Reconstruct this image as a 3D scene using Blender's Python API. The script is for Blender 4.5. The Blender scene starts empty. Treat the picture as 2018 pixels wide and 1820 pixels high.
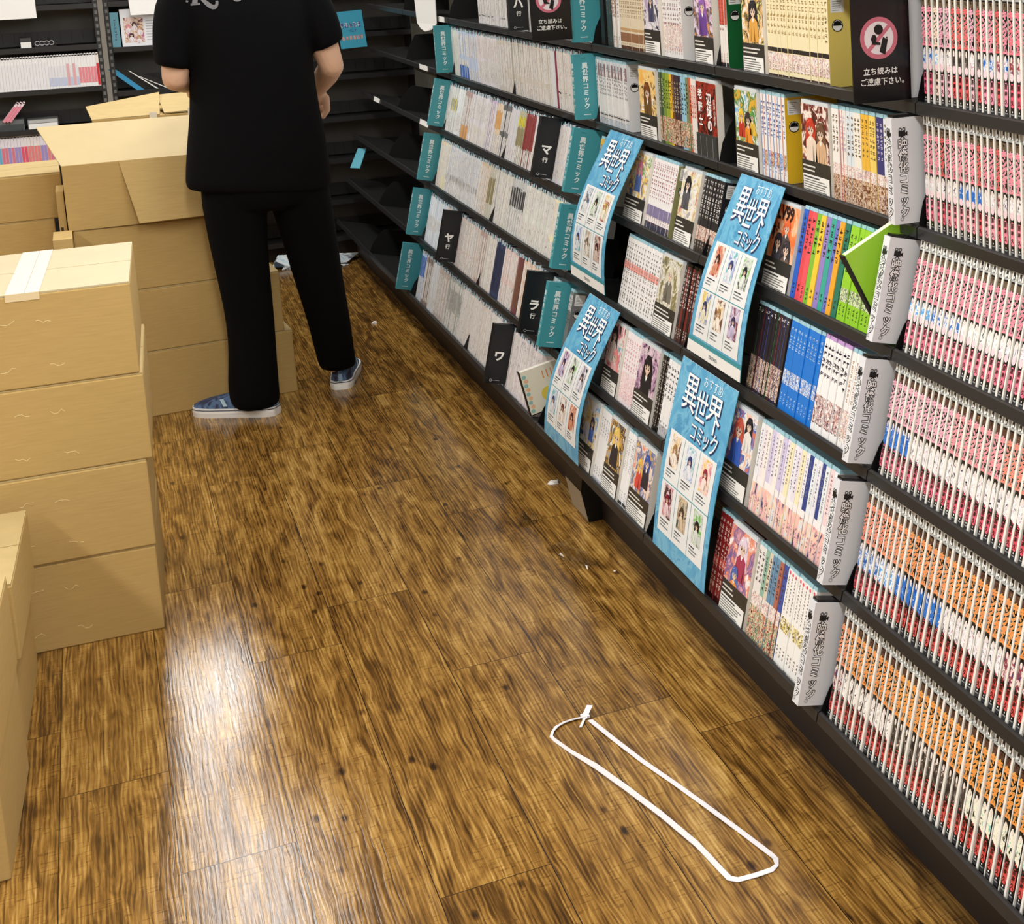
import bpy, bmesh, math, random
from mathutils import Vector, Matrix
from mathutils.bvhtree import BVHTree
random.seed(7)
SC = bpy.context.scene
COL = SC.collection
PI = math.pi

# ------------------------------------------------------------------ camera
def make_camera():
    f, px, py, W, H = 3014.2, 1725.2, 325.4, 2018.0, 1820.0
    yaw, pit, rol = (math.radians(a) for a in (27.087, 9.009, -2.0445))
    F = Vector((math.sin(yaw)*math.cos(pit), math.cos(yaw)*math.cos(pit), -math.sin(pit)))
    R0 = Vector((math.cos(yaw), -math.sin(yaw), 0)); U0 = R0.cross(F)
    R = R0*math.cos(rol) + U0*math.sin(rol); U = U0*math.cos(rol) - R0*math.sin(rol)
    cd = bpy.data.cameras.new('camera'); c = bpy.data.objects.new('camera', cd); COL.objects.link(c)
    M = Matrix((R, U, -F)).transposed().to_4x4(); M.translation = (0, 0, 1.4982)
    c.matrix_world = M
    cd.sensor_fit = 'HORIZONTAL'; cd.sensor_width = 36.0; cd.lens = f/W*36
    cd.shift_x = (W/2-px)/W; cd.shift_y = (py-H/2)/W
    cd.clip_start = 0.05; cd.clip_end = 60
    SC.camera = c
make_camera()

# ------------------------------------------------------------------ world, exposure
wd = bpy.data.worlds.new('world'); SC.world = wd; wd.use_nodes = True
wd.node_tree.nodes['Background'].inputs[0].default_value = (0.9, 0.95, 1, 1)
wd.node_tree.nodes['Background'].inputs[1].default_value = 0.3
vs = SC.view_settings
SC.display_settings.display_device = 'sRGB'
vs.view_transform = 'Standard'; vs.look = 'None'; vs.gamma = 1.0; vs.use_curve_mapping = False
vs.exposure = 0.28
SC.cycles.use_denoising = True
SC.cycles.max_bounces = 6; SC.cycles.diffuse_bounces = 4; SC.cycles.glossy_bounces = 3
SC.cycles.transmission_bounces = 4; SC.cycles.transparent_max_bounces = 6
SC.cycles.sample_clamp_indirect = 6.0

CEIL = 2.6
LIGHTS = [(0.28, -1.6, 5.0), (0.28, 2.35, 2.3), (0.28, 7.0, 5.2), (-1.9, 1.0, 5.0), (-1.9, 6.6, 5.0), (1.95, 2.0, 5.0), (1.95, 7.2, 4.6)]  # x, y centre, length
def area_light(name, x, y, z, sx, sy, power):
    l = bpy.data.lights.new(name, 'AREA'); l.shape = 'RECTANGLE'; l.size = sx; l.size_y = sy
    l.energy = power; l.color = (1.0, 0.99, 0.965)
    o = bpy.data.objects.new(name, l); COL.objects.link(o); o.location = (x, y, z)
    return o
lamp_objs = []
for x, y, ln in LIGHTS:
    lamp_objs.append(area_light('tube_light', x, y, CEIL-0.062, 0.28, ln, (9.5 if (x, y) == (0.28, 7.0) else 15 if y > 0 else 12)*ln))

# ------------------------------------------------------------------ materials
MATS = {}
def srgb(r, g, b):
    f = lambda c: (c/255/12.92) if c/255 <= 0.04045 else ((c/255+0.055)/1.055)**2.4
    return (f(r), f(g), f(b), 1)
def bsdf(m):
    return m.node_tree.nodes['Principled BSDF']
def mat(rgb, rough=0.5, spec=0.5, metal=0.0, coat=0.0, noise=0.0, nscale=30):
    key = ('p', tuple(rgb), rough, spec, metal, coat, noise, nscale)
    if key in MATS: return MATS[key]
    m = bpy.data.materials.new('paint_%d_%d_%d' % tuple(int(c) for c in rgb)); m.use_nodes = True
    b = bsdf(m); c = srgb(*rgb)
    b.inputs['Base Color'].default_value = c; b.inputs['Roughness'].default_value = rough
    b.inputs['Specular IOR Level'].default_value = spec; b.inputs['Metallic'].default_value = metal
    b.inputs['Coat Weight'].default_value = coat; b.inputs['Coat Roughness'].default_value = 0.08
    if noise:
        nt = m.node_tree; N = nt.nodes.new; L = nt.links.new
        tc = N('ShaderNodeTexCoord'); n = N('ShaderNodeTexNoise'); n.inputs['Scale'].default_value = nscale; n.inputs['Detail'].default_value = 5
        L(tc.outputs['Object'], n.inputs['Vector'])
        r = N('ShaderNodeValToRGB'); r.color_ramp.elements[0].position = 0.3; r.color_ramp.elements[1].position = 0.7
        r.color_ramp.elements[0].color = (c[0]*(1-noise), c[1]*(1-noise), c[2]*(1-noise), 1)
        r.color_ramp.elements[1].color = (min(1, c[0]*(1+noise)), min(1, c[1]*(1+noise)), min(1, c[2]*(1+noise)), 1)
        L(n.outputs['Fac'], r.inputs['Fac']); L(r.outputs['Color'], b.inputs['Base Color'])
    MATS[key] = m
    return m
def art(cols, scale=60, rough=0.3, stretch=(1, 1, 1), per_object=True):
    """printed illustration: warped patches of a few inks"""
    key = ('a', tuple(map(tuple, cols)), scale, rough, stretch)
    if key in MATS: return MATS[key]
    m = bpy.data.materials.new('printed_art'); m.use_nodes = True; nt = m.node_tree; N = nt.nodes.new; L = nt.links.new; b = bsdf(m)
    tc = N('ShaderNodeTexCoord'); mp = N('ShaderNodeMapping'); mp.inputs['Scale'].default_value = stretch
    L(tc.outputs['Object'], mp.inputs['Vector'])
    oi = N('ShaderNodeObjectInfo'); ml = N('ShaderNodeMath'); ml.operation = 'MULTIPLY'; ml.inputs[1].default_value = 9.0
    L(oi.outputs['Random'], ml.inputs[0]); ad = N('ShaderNodeVectorMath'); ad.operation = 'ADD'
    L(mp.outputs['Vector'], ad.inputs[0]); L(ml.outputs[0], ad.inputs[1])
    n = N('ShaderNodeTexNoise'); n.inputs['Scale'].default_value = scale; n.inputs['Detail'].default_value = 7 if scale < 100 else 3.5; n.inputs['Roughness'].default_value = 0.62; n.inputs['Distortion'].default_value = 1.0
    L(ad.outputs[0], n.inputs['Vector'])
    r = N('ShaderNodeValToRGB'); r.color_ramp.interpolation = 'CONSTANT' if scale > 100 else 'EASE'
    k = len(cols)
    els = r.color_ramp.elements
    while len(els) < k: els.new(0.5)
    for i, c in enumerate(cols):
        els[i].position = 0 if i == 0 else 0.33 + 0.34*(i-0.5)/(k-1)
        els[i].color = srgb(*c)
    L(n.outputs['Fac'], r.inputs['Fac']); L(r.outputs['Color'], b.inputs['Base Color'])
    b.inputs['Roughness'].default_value = rough
    MATS[key] = m
    return m

M_SHELF = mat((35, 35, 36), 0.40, 0.5, noise=0.12, nscale=40)
M_LIP = mat((38, 38, 39), 0.32, 0.5)
M_BLACK = mat((10, 10, 11), 0.45)
M_BLACKG = mat((12, 12, 13), 0.22)
M_PLATE = mat((15, 15, 16), 0.4)
M_WHITE = mat((243, 243, 240), 0.45)
M_PAPER = mat((238, 238, 234), 0.6)
M_TEAL = mat((68, 152, 163), 0.35)
M_GREY = mat((228, 230, 235), 0.32)
M_KICK = mat((30, 20, 16), 0.5)
M_BACKP = mat((118, 116, 104), 0.5, noise=0.2, nscale=9)
M_TOPFILM = mat((164, 208, 222), 0.2)
M_TOPFILM2 = mat((214, 222, 226), 0.2)
M_TOPFILM3 = mat((150, 205, 200), 0.2)
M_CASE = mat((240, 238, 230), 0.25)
M_CASEG = mat((170, 172, 170), 0.15)

def floor_material():
    m = bpy.data.materials.new('wood_plank_vinyl'); m.use_nodes = True; nt = m.node_tree; L = nt.links.new; b = bsdf(m)
    def N(t, **k):
        n = nt.nodes.new(t)
        for a, v in k.items(): setattr(n, a, v)
        return n
    def math_(op, a, c=None, d=None):
        n = N('ShaderNodeMath', operation=op)
        for i, v in enumerate((a, c, d)):
            if v is None: continue
            if isinstance(v, (int, float)): n.inputs[i].default_value = v
            else: L(v, n.inputs[i])
        return n.outputs[0]
    tc = N('ShaderNodeTexCoord'); sp = N('ShaderNodeSeparateXYZ'); L(tc.outputs['Object'], sp.inputs[0])
    X, Y = sp.outputs[0], sp.outputs[1]
    PW, PL = 0.1793, 1.22
    u = math_('DIVIDE', math_('ADD', X, 0.0018), PW)
    ci = math_('FLOOR', u); fu = math_('FRACT', u)
    offs = [0.31, 0.77, 2.943, 2.583, 3.315, 2.300, 3.058, 2.722, 0.12, 0.66, 0.4, 1.0]
    rmp = N('ShaderNodeValToRGB'); rmp.color_ramp.interpolation = 'CONSTANT'; els = rmp.color_ramp.elements
    while len(els) < 12: els.new(0.5)
    for i, o in enumerate(offs):
        v = (o/PL) % 1.0
        els[i].position = i/12; els[i].color = (v, v, v, 1)
    L(math_('DIVIDE', math_('ADD', ci, 3.5), 12.0), rmp.inputs['Fac'])
    v_ = math_('SUBTRACT', math_('DIVIDE', Y, PL), rmp.outputs['Color'])
    ri = math_('FLOOR', v_); fv = math_('FRACT', v_)
    du = math_('MULTIPLY', math_('MINIMUM', fu, math_('SUBTRACT', 1.0, fu)), PW)
    dv = math_('MULTIPLY', math_('MINIMUM', fv, math_('SUBTRACT', 1.0, fv)), PL)
    seam = math_('LESS_THAN', math_('MINIMUM', du, dv), 0.00085)
    wn = N('ShaderNodeTexWhiteNoise', noise_dimensions='2D'); cx = N('ShaderNodeCombineXYZ'); L(ci, cx.inputs[0]); L(ri, cx.inputs[1]); L(cx.outputs[0], wn.inputs['Vector'])
    rid = wn.outputs['Value']
    def coords(sx, sy, k=11.0):
        c = N('ShaderNodeCombineXYZ'); L(math_('MULTIPLY', X, sx), c.inputs[0]); L(math_('MULTIPLY', Y, sy), c.inputs[1]); L(math_('MULTIPLY', rid, k), c.inputs[2]); return c.outputs[0]
    def noise(vec, scale, detail, dist=0.0, rough=0.5):
        n = N('ShaderNodeTexNoise'); L(vec, n.inputs['Vector']); n.inputs['Scale'].default_value = scale; n.inputs['Detail'].default_value = detail
        n.inputs['Distortion'].default_value = dist; n.inputs['Roughness'].default_value = rough; return n.outputs['Fac']
    broad = noise(coords(11, 2.2), 2.2, 4, 1.4)
    warp = noise(coords(14, 2.6), 1.6, 3, 0.6)
    wx = math_('ADD', X, math_('MULTIPLY', math_('SUBTRACT', warp, 0.5), 0.016))
    def wcoords(sx, sy, k=11.0):
        c = N('ShaderNodeCombineXYZ'); L(math_('MULTIPLY', wx, sx), c.inputs[0]); L(math_('MULTIPLY', Y, sy), c.inputs[1]); L(math_('MULTIPLY', rid, k), c.inputs[2]); return c.outputs[0]
    fine = noise(wcoords(330, 11), 1.0, 4, 0.5, 0.6)
    streak = noise(wcoords(110, 3.8), 1.0, 5, 1.0, 0.66)
    wv = N('ShaderNodeTexWave', wave_type='BANDS', bands_direction='X'); L(wcoords(26, 1.3), wv.inputs['Vector'])
    wv.inputs['Scale'].default_value = 1.6; wv.inputs['Distortion'].default_value = 7.0; wv.inputs['Detail'].default_value = 3.0; wv.inputs['Detail Scale'].default_value = 1.2
    saw = noise(coords(22, 190), 1.0, 3, 0.4)
    sawm = math_('MULTIPLY', math_('GREATER_THAN', saw, 0.60), math_('GREATER_THAN', broad, 0.52))
    vo = N('ShaderNodeTexVoronoi'); L(coords(12.0, 5.5, 5.0), vo.inputs['Vector']); vo.inputs['Scale'].default_value = 1.0
    knot = N('ShaderNodeMapRange'); L(vo.outputs['Distance'], knot.inputs[0]); knot.inputs[1].default_value = 0.03; knot.inputs[2].default_value = 0.10; knot.inputs[3].default_value = 1.0; knot.inputs[4].default_value = 0.0
    g = math_('ADD', math_('MULTIPLY', broad, 0.70), math_('MULTIPLY', streak, 0.85))
    g = math_('ADD', g, math_('MULTIPLY', fine, 0.34)); g = math_('SUBTRACT', g, 0.04)
    g = math_('ADD', g, math_('MULTIPLY', wv.outputs['Fac'], 0.13))
    g = math_('ADD', g, math_('MULTIPLY', math_('SUBTRACT', rid, 0.5), 0.12))
    g = math_('SUBTRACT', g, math_('MULTIPLY', knot.outputs[0], 0.32))
    g = math_('SUBTRACT', g, math_('MULTIPLY', sawm, 0.10))
    cr = N('ShaderNodeValToRGB'); e = cr.color_ramp.elements
    while len(e) < 5: e.new(0.5)
    for i, (p, c) in enumerate(((0.60, (40, 25, 11)), (0.82, (88, 60, 26)), (0.97, (132, 95, 43)), (1.12, (168, 129, 64)), (1.28, (198, 162, 96)))):
        e[i].position = min(1.0, p/1.4); e[i].color = srgb(*c)
    L(math_('DIVIDE', g, 1.4), cr.inputs['Fac'])
    mx = N('ShaderNodeMix', data_type='RGBA'); L(seam, mx.inputs['Factor']); L(cr.outputs['Color'], mx.inputs[6]); mx.inputs[7].default_value = srgb(40, 26, 14)
    L(mx.outputs[2], b.inputs['Base Color'])
    rg = N('ShaderNodeMapRange'); L(streak, rg.inputs[0]); rg.inputs[1].default_value = 0.3; rg.inputs[2].default_value = 0.7; rg.inputs[3].default_value = 0.10; rg.inputs[4].default_value = 0.19
    L(rg.outputs[0], b.inputs['Roughness'])
    b.inputs['Specular IOR Level'].default_value = 0.42
    hgt = math_('ADD', math_('ADD', math_('MULTIPLY', streak, 0.9), math_('MULTIPLY', fine, 0.8)), math_('MULTIPLY', wv.outputs['Fac'], 0.25))
    hgt = math_('SUBTRACT', hgt, math_('MULTIPLY', seam, 0.6))
    bp = N('ShaderNodeBump'); bp.inputs['Strength'].default_value = 0.20; bp.inputs['Distance'].default_value = 0.0008
    L(hgt, bp.inputs['Height']); L(bp.outputs[0], b.inputs['Normal'])
    return m

def cardboard(rgb, nm='corrugated_cardboard'):
    m = bpy.data.materials.new(nm); m.use_nodes = True; nt = m.node_tree; N = nt.nodes.new; L = nt.links.new; b = bsdf(m)
    tc = N('ShaderNodeTexCoord'); mp = N('ShaderNodeMapping'); mp.inputs['Scale'].default_value = (4, 4, 60); L(tc.outputs['Object'], mp.inputs['Vector'])
    n = N('ShaderNodeTexNoise'); n.inputs['Scale'].default_value = 4; n.inputs['Detail'].default_value = 6; L(mp.outputs['Vector'], n.inputs['Vector'])
    r = N('ShaderNodeValToRGB'); c = srgb(*rgb)
    r.color_ramp.elements[0].position = 0.25; r.color_ramp.elements[1].position = 0.75
    r.color_ramp.elements[0].color = (c[0]*0.93, c[1]*0.92, c[2]*0.90, 1); r.color_ramp.elements[1].color = (c[0]*1.06, c[1]*1.06, c[2]*1.06, 1)
    L(n.outputs['Fac'], r.inputs['Fac']); L(r.outputs['Color'], b.inputs['Base Color']); b.inputs['Roughness'].default_value = 0.75
    b.inputs['Specular IOR Level'].default_value = 0.2
    w = N('ShaderNodeTexWave'); w.bands_direction = 'Z'; w.inputs['Scale'].default_value = 60; L(tc.outputs['Object'], w.inputs['Vector'])
    bp = N('ShaderNodeBump'); bp.inputs['Strength'].default_value = 0.015; bp.inputs['Distance'].default_value = 0.0005; L(w.outputs['Fac'], bp.inputs['Height']); L(bp.outputs[0], b.inputs['Normal'])
    return m
M_CARD = cardboard((188, 158, 100)); M_CARDIN = cardboard((190, 162, 106)); M_CARDTOP = cardboard((182, 160, 112))
M_CARDDARK = mat((60, 42, 22), 0.8)
M_TAPE = mat((236, 226, 206), 0.2)
M_TORN = mat((236, 214, 160), 0.6)

# ------------------------------------------------------------------ mesh builder
GLY = {}
def glyph(body, bold=0.0):
    k = (body, bold)
    if k in GLY: return GLY[k]
    c = bpy.data.curves.new('g', 'FONT'); c.body = body; c.size = 1; c.resolution_u = 2; c.offset = bold; c.align_x = 'CENTER'; c.align_y = 'CENTER'
    o = bpy.data.objects.new('g', c); COL.objects.link(o); bpy.context.view_layer.update()
    me = o.to_mesh()
    vs_ = [(v.co.x, v.co.y) for v in me.vertices]; fs = [tuple(p.vertices) for p in me.polygons]
    o.to_mesh_clear(); bpy.data.objects.remove(o); bpy.data.curves.remove(c)
    if vs_:
        x0 = (min(v[0] for v in vs_)+max(v[0] for v in vs_))/2
        if len(body) > 1 or True:
            vs_ = [(a-x0, b_) for a, b_ in vs_]
    GLY[k] = (vs_, fs)
    return GLY[k]

class MB:
    def __init__(s): s.v = []; s.f = []; s.m = []; s.mats = []
    def mi(s, m):
        if m not in s.mats: s.mats.append(m)
        return s.mats.index(m)
    def face(s, pts, m):
        b = len(s.v); s.v += [tuple(p) for p in pts]; s.f.append(tuple(range(b, b+len(pts)))); s.m.append(s.mi(m))
    def box(s, x0, y0, z0, x1, y1, z1, m, mtop=None, skip=''):
        b = len(s.v); s.v += [(x0,y0,z0),(x1,y0,z0),(x1,y1,z0),(x0,y1,z0),(x0,y0,z1),(x1,y0,z1),(x1,y1,z1),(x0,y1,z1)]
        i = s.mi(m); t = s.mi(mtop) if mtop else i
        for q, k in (((0,3,2,1), i), ((4,5,6,7), t), ((0,1,5,4), i), ((1,2,6,5), i), ((2,3,7,6), i), ((3,0,4,7), i)):
            s.f.append(tuple(b+j for j in q)); s.m.append(k)
    def prism(s, poly, axis, c0, c1, m):
        """extrude a 2D outline along an axis: axis 'y' -> poly is (x,z); 'x' -> (y,z); 'z' -> (x,y)"""
        def P(p, c):
            return {'y': (p[0], c, p[1]), 'x': (c, p[0], p[1]), 'z': (p[0], p[1], c)}[axis]
        n = len(poly); b = len(s.v); i = s.mi(m)
        s.v += [P(p, c0) for p in poly] + [P(p, c1) for p in poly]
        s.f.append(tuple(b+j for j in range(n))); s.m.append(i)
        s.f.append(tuple(b+n+j for j in reversed(range(n)))); s.m.append(i)
        for j in range(n):
            k = (j+1) % n; s.f.append((b+j, b+n+j, b+n+k, b+k)); s.m.append(i)
    # drawing on a flat frame fr = (origin, u, v); n = u x v points to the viewer
    def pt(s, fr, a, c, off):
        if callable(fr): return fr(a, c, off)
        o, u, w = fr; n = u.cross(w); return o+u*a+w*c+n*off
    def rect(s, fr, a0, c0, a1, c1, m, off=0.0004, div=1):
        for k in range(div):
            d0 = c0+(c1-c0)*k/div; d1 = c0+(c1-c0)*(k+1)/div
            s.face([s.pt(fr, a0, d0, off), s.pt(fr, a1, d0, off), s.pt(fr, a1, d1, off), s.pt(fr, a0, d1, off)], m)
    def poly(s, fr, pts, m, off=0.0004):
        s.face([s.pt(fr, a, c, off) for a, c in pts], m)
    def disc(s, fr, a, c, r, m, off=0.0005, n=14, rx=None, rot=0.0, hole=None):
        rx = rx or r; pts = []
        for k in range(n):
            t = 2*PI*k/n; x, y = rx*math.cos(t), r*math.sin(t)
            pts.append((a+x*math.cos(rot)-y*math.sin(rot), c+x*math.sin(rot)+y*math.cos(rot)))
        if hole:
            inn = [(a+(p[0]-a)*hole, c+(p[1]-c)*hole) for p in pts]
            for k in range(n):
                j = (k+1) % n; s.face([s.pt(fr, *pts[k], off), s.pt(fr, *pts[j], off), s.pt(fr, *inn[j], off), s.pt(fr, *inn[k], off)], m)
        else: s.poly(fr, pts, m, off)
    def text(s, fr, body, a, c, size, m, off=0.0006, bold=0.02, sx=1.0, rot=0.0, shear=0.0):
        vs_, fs = glyph(body, bold); i = s.mi(m); b = len(s.v)
        cr_, sr_ = math.cos(rot), math.sin(rot)
        for x, y in vs_:
            x2 = (x+shear*y)*size*sx; y2 = y*size
            s.v.append(tuple(s.pt(fr, a+x2*cr_-y2*sr_, c+x2*sr_+y2*cr_, off)))
        for q in fs: s.f.append(tuple(b+j for j in q)); s.m.append(i)
    def vtext(s, fr, body, a, ctop, cbot, size, m, off=0.0006, bold=0.02, sx=1.0, under=None, shear=0.0, nu=8, ru=0.055):
        n = len(body); st = (ctop-cbot)/n
        for k, ch in enumerate(body):
            cc = ctop-st*(k+0.5)
            if under:
                for q in range(nu):
                    t = 2*PI*(q+0.5)/nu; s.text(fr, ch, a+math.cos(t)*size*ru, cc+math.sin(t)*size*ru, size, under, off*0.7, bold, sx, shear=shear)
            s.text(fr, ch, a, cc, size, m, off, bold, sx, shear=shear)
    def build(s, name, parent=None, smooth=False):
        me = bpy.data.meshes.new(name); me.from_pydata(s.v, [], s.f)
        for m in s.mats: me.materials.append(m)
        me.polygons.foreach_set('material_index', s.m)
        if smooth: me.polygons.foreach_set('use_smooth', [True]*len(me.polygons))
        me.update()
        return link(name, me, parent)
def link(name, me, parent=None):
    o = bpy.data.objects.new(name, me); COL.objects.link(o)
    if parent: o.parent = parent
    return o
def tag(o, label, cat, group=None, kind=None):
    o['label'] = label
    if cat: o['category'] = cat
    if group: o['group'] = group
    if kind: o['kind'] = kind
    return o
def empty(name, loc=(0, 0, 0), rot=(0, 0, 0)):
    o = bpy.data.objects.new(name, None); COL.objects.link(o); o.location = loc; o.rotation_euler = rot; o.empty_display_size = 0.05
    return o
def structure(o, label=None):
    o['kind'] = 'structure'
    if label: o['label'] = label
    return o
def copy_tree(o, parent=None):
    c = o.copy(); COL.objects.link(c)
    if parent: c.parent = parent
    for ch in list(o.children): copy_tree(ch, c)
    return c
V = Vector
def front_frame(y_far=0.0, x=0.0, z=0.0):   # seen from the aisle: right = -y
    return (V((x, y_far, z)), V((0, -1, 0)), V((0, 0, 1)))
def side_frame(x=0.0, y=0.0, z=0.0):        # seen along the aisle: right = +x
    return (V((x, y, z)), V((1, 0, 0)), V((0, 0, 1)))

# ------------------------------------------------------------------ room
b = MB(); b.face([(-4, -4, 0), (4, -4, 0), (4, 12, 0), (-4, 12, 0)], floor_material()); structure(b.build('floor'), 'glossy brown wood plank floor')
M_CEIL = mat((225, 225, 220), 0.8); M_WALL = mat((190, 188, 180), 0.8)
b = MB(); b.face([(-4, -4, CEIL), (-4, 12, CEIL), (4, 12, CEIL), (4, -4, CEIL)], M_CEIL); structure(b.build('ceiling'))
for nm, q in (('wall_right', [(4, -4, 0), (4, 12, 0), (4, 12, CEIL), (4, -4, CEIL)]), ('wall_left', [(-4, -4, 0), (-4, -4, CEIL), (-4, 12, CEIL), (-4, 12, 0)]),
              ('wall_back', [(-4, 12, 0), (-4, 12, CEIL), (4, 12, CEIL), (4, 12, 0)]), ('wall_front', [(-4, -4, 0), (4, -4, 0), (4, -4, CEIL), (-4, -4, CEIL)])):
    b = MB(); b.face(q, M_WALL); structure(b.build(nm))
for i, (x, y, ln) in enumerate(LIGHTS):
    b = MB(); b.box(x-0.18, y-ln/2-0.03, CEIL-0.05, x+0.18, y+ln/2+0.03, CEIL-0.001, mat((235, 235, 232), 0.5))
    b.box(x-0.18, y-ln/2-0.03, CEIL-0.075, x-0.15, y+ln/2+0.03, CEIL-0.05, mat((235, 235, 232), 0.5)); b.box(x+0.15, y-ln/2-0.03, CEIL-0.075, x+0.18, y+ln/2+0.03, CEIL-0.05, mat((235, 235, 232), 0.5))
    o = b.build('ceiling_light'); tag(o, 'long white fluorescent ceiling fitting above the shop floor', 'light', 'ceiling light fittings')
    lo = lamp_objs[i]; lo.parent = o

# ------------------------------------------------------------------ the long wall of display shelving
ROWS = [(1.212, 1.4145, 0.0), (1.208, 1.2045, 0.0), (1.2034, 0.995, 0.0), (1.1504, 0.7934, 13.6), (1.0961, 0.593, 13.6), (1.0398, 0.3901, 13.6), (0.985, 0.1871, 13.6)]
ROWNAME = {1: 'top shelf in view', 2: 'second shelf from the top', 3: 'third shelf from the top', 4: 'fourth shelf from the top', 5: 'fifth shelf from the top', 6: 'lowest shelf'}
H0 = -0.0075      # shelf surface below the lip
Y1 = 2.202; BW = 0.9
def rp(i, a, h):
    x, z, t = ROWS[i]; t = math.radians(t)
    return (x+a*math.cos(t)+h*math.sin(t), z-a*math.sin(t)+h*math.cos(t))
def place(o, i, y, a=0.0, h=0.0):
    x, z = rp(i, a, h); o.location = (x, y, z); o.rotation_euler = (0, math.radians(ROWS[i][2]), 0); return o
def wpoly(i, pts): return [rp(i, a, h) for a, h in pts]
DEPTH = 0.165
def shelf_mesh(i, last):
    b = MB()
    prof = [(0.0, 0.0), (0.0025, 0.0), (0.0035, -0.008), (DEPTH, -0.008), (DEPTH, -0.0135), (0.006, -0.0135), (0.004, -0.022), (0.0, -0.022)]
    x, z, t = ROWS[i]
    P = wpoly(i, prof)
    b.prism(P, 'y', 0.0015, BW-0.0015, M_SHELF)
    # lighter front rail with a ledge
    b.prism(wpoly(i, [(-0.004, -0.003), (0.0, -0.0008), (0.0, -0.0225), (-0.004, -0.0205)]), 'y', 0.002, BW-0.002, M_LIP)
    return b
def plate_pts():
    return [(0.001, -0.0075), (0.001, 0.004), (0.010, 0.040), (0.026, 0.072), (0.042, 0.098), (0.048, 0.101), (0.13, 0.101), (0.13, -0.0075)]
def make_bay(y0, label):
    r = empty('display_shelf_unit', (1.0, y0, 0)); tag(r, label, 'shelving', None)
    inv = Matrix.Translation((-1.0, 0, 0))
    def done(b, nm, p=r):
        b.v = [(x-1.0, y, z) for x, y, z in b.v]; return b.build(nm, p)
    for i in range(7):
        sh = done(shelf_mesh(i, False), 'shelf')
        if i > 0:
            b = MB(); b.prism(wpoly(i, plate_pts()), 'y', 0.0, 0.0012, M_PLATE); done(b, 'side_plate')
    b = MB(); b.box(1.40, 0.0, 0.0, 1.42, BW, 1.95, M_BACKP); done(b, 'back_panel')
    b = MB(); b.box(1.34, 0.0, 0.0, 1.40, 0.045, 1.95, M_BLACK); b.box(1.33, 0.008, 0.0, 1.34, 0.014, 1.95, M_SHELF); b.box(1.33, 0.031, 0.0, 1.34, 0.037, 1.95, M_SHELF); done(b, 'upright_post')
    b = MB(); b.box(1.19, 0.0, 1.62, 1.42, BW, 1.66, M_SHELF); done(b, 'top_board')
    b = MB(); b.box(1.06, 0.0, 0.0, 1.08, BW, 0.145, M_KICK); done(b, 'kick_panel')
    return r
bay_labels = ['dark shelf unit nearest the camera holding the pink and orange titled comics', 'dark shelf unit beside the grey dividers holding pastel and coloured comics',
              'dark shelf unit with two blue posters beside the teal dividers', 'dark shelf unit full of thin pale comics next to the poster bay',
              'dark shelf unit of pale comics behind the leftmost teal dividers', 'empty dark shelf unit just beyond the leftmost teal dividers', 'empty dark shelf unit in the far corner of the aisle']
for k in range(-1, 6):
    make_bay(Y1+k*BW, bay_labels[k+1])
# foot under the lowest shelf
b = MB(); b.prism([(-0.02, 0.0), (-0.035, 0.085), (-0.03, 0.12), (0.02, 0.12), (0.02, 0.0)], 'y', 0.0, 0.14, M_BLACK); b.box(-0.0375, 0.0, 0.0, -0.0365+0.001, 0.001, 0.001, M_BLACK)
b.face([(-0.021, 0.142, 0.002), (-0.021, -0.001, 0.002), (-0.036, -0.001, 0.085), (-0.036, 0.142, 0.085)], mat((150, 138, 116), 0.4))
o = b.build('floor_bracket'); o.location = (1.062-0.02, 3.69, 0); tag(o, 'black bracket standing on the floor under the lowest shelf', 'bracket')

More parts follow.
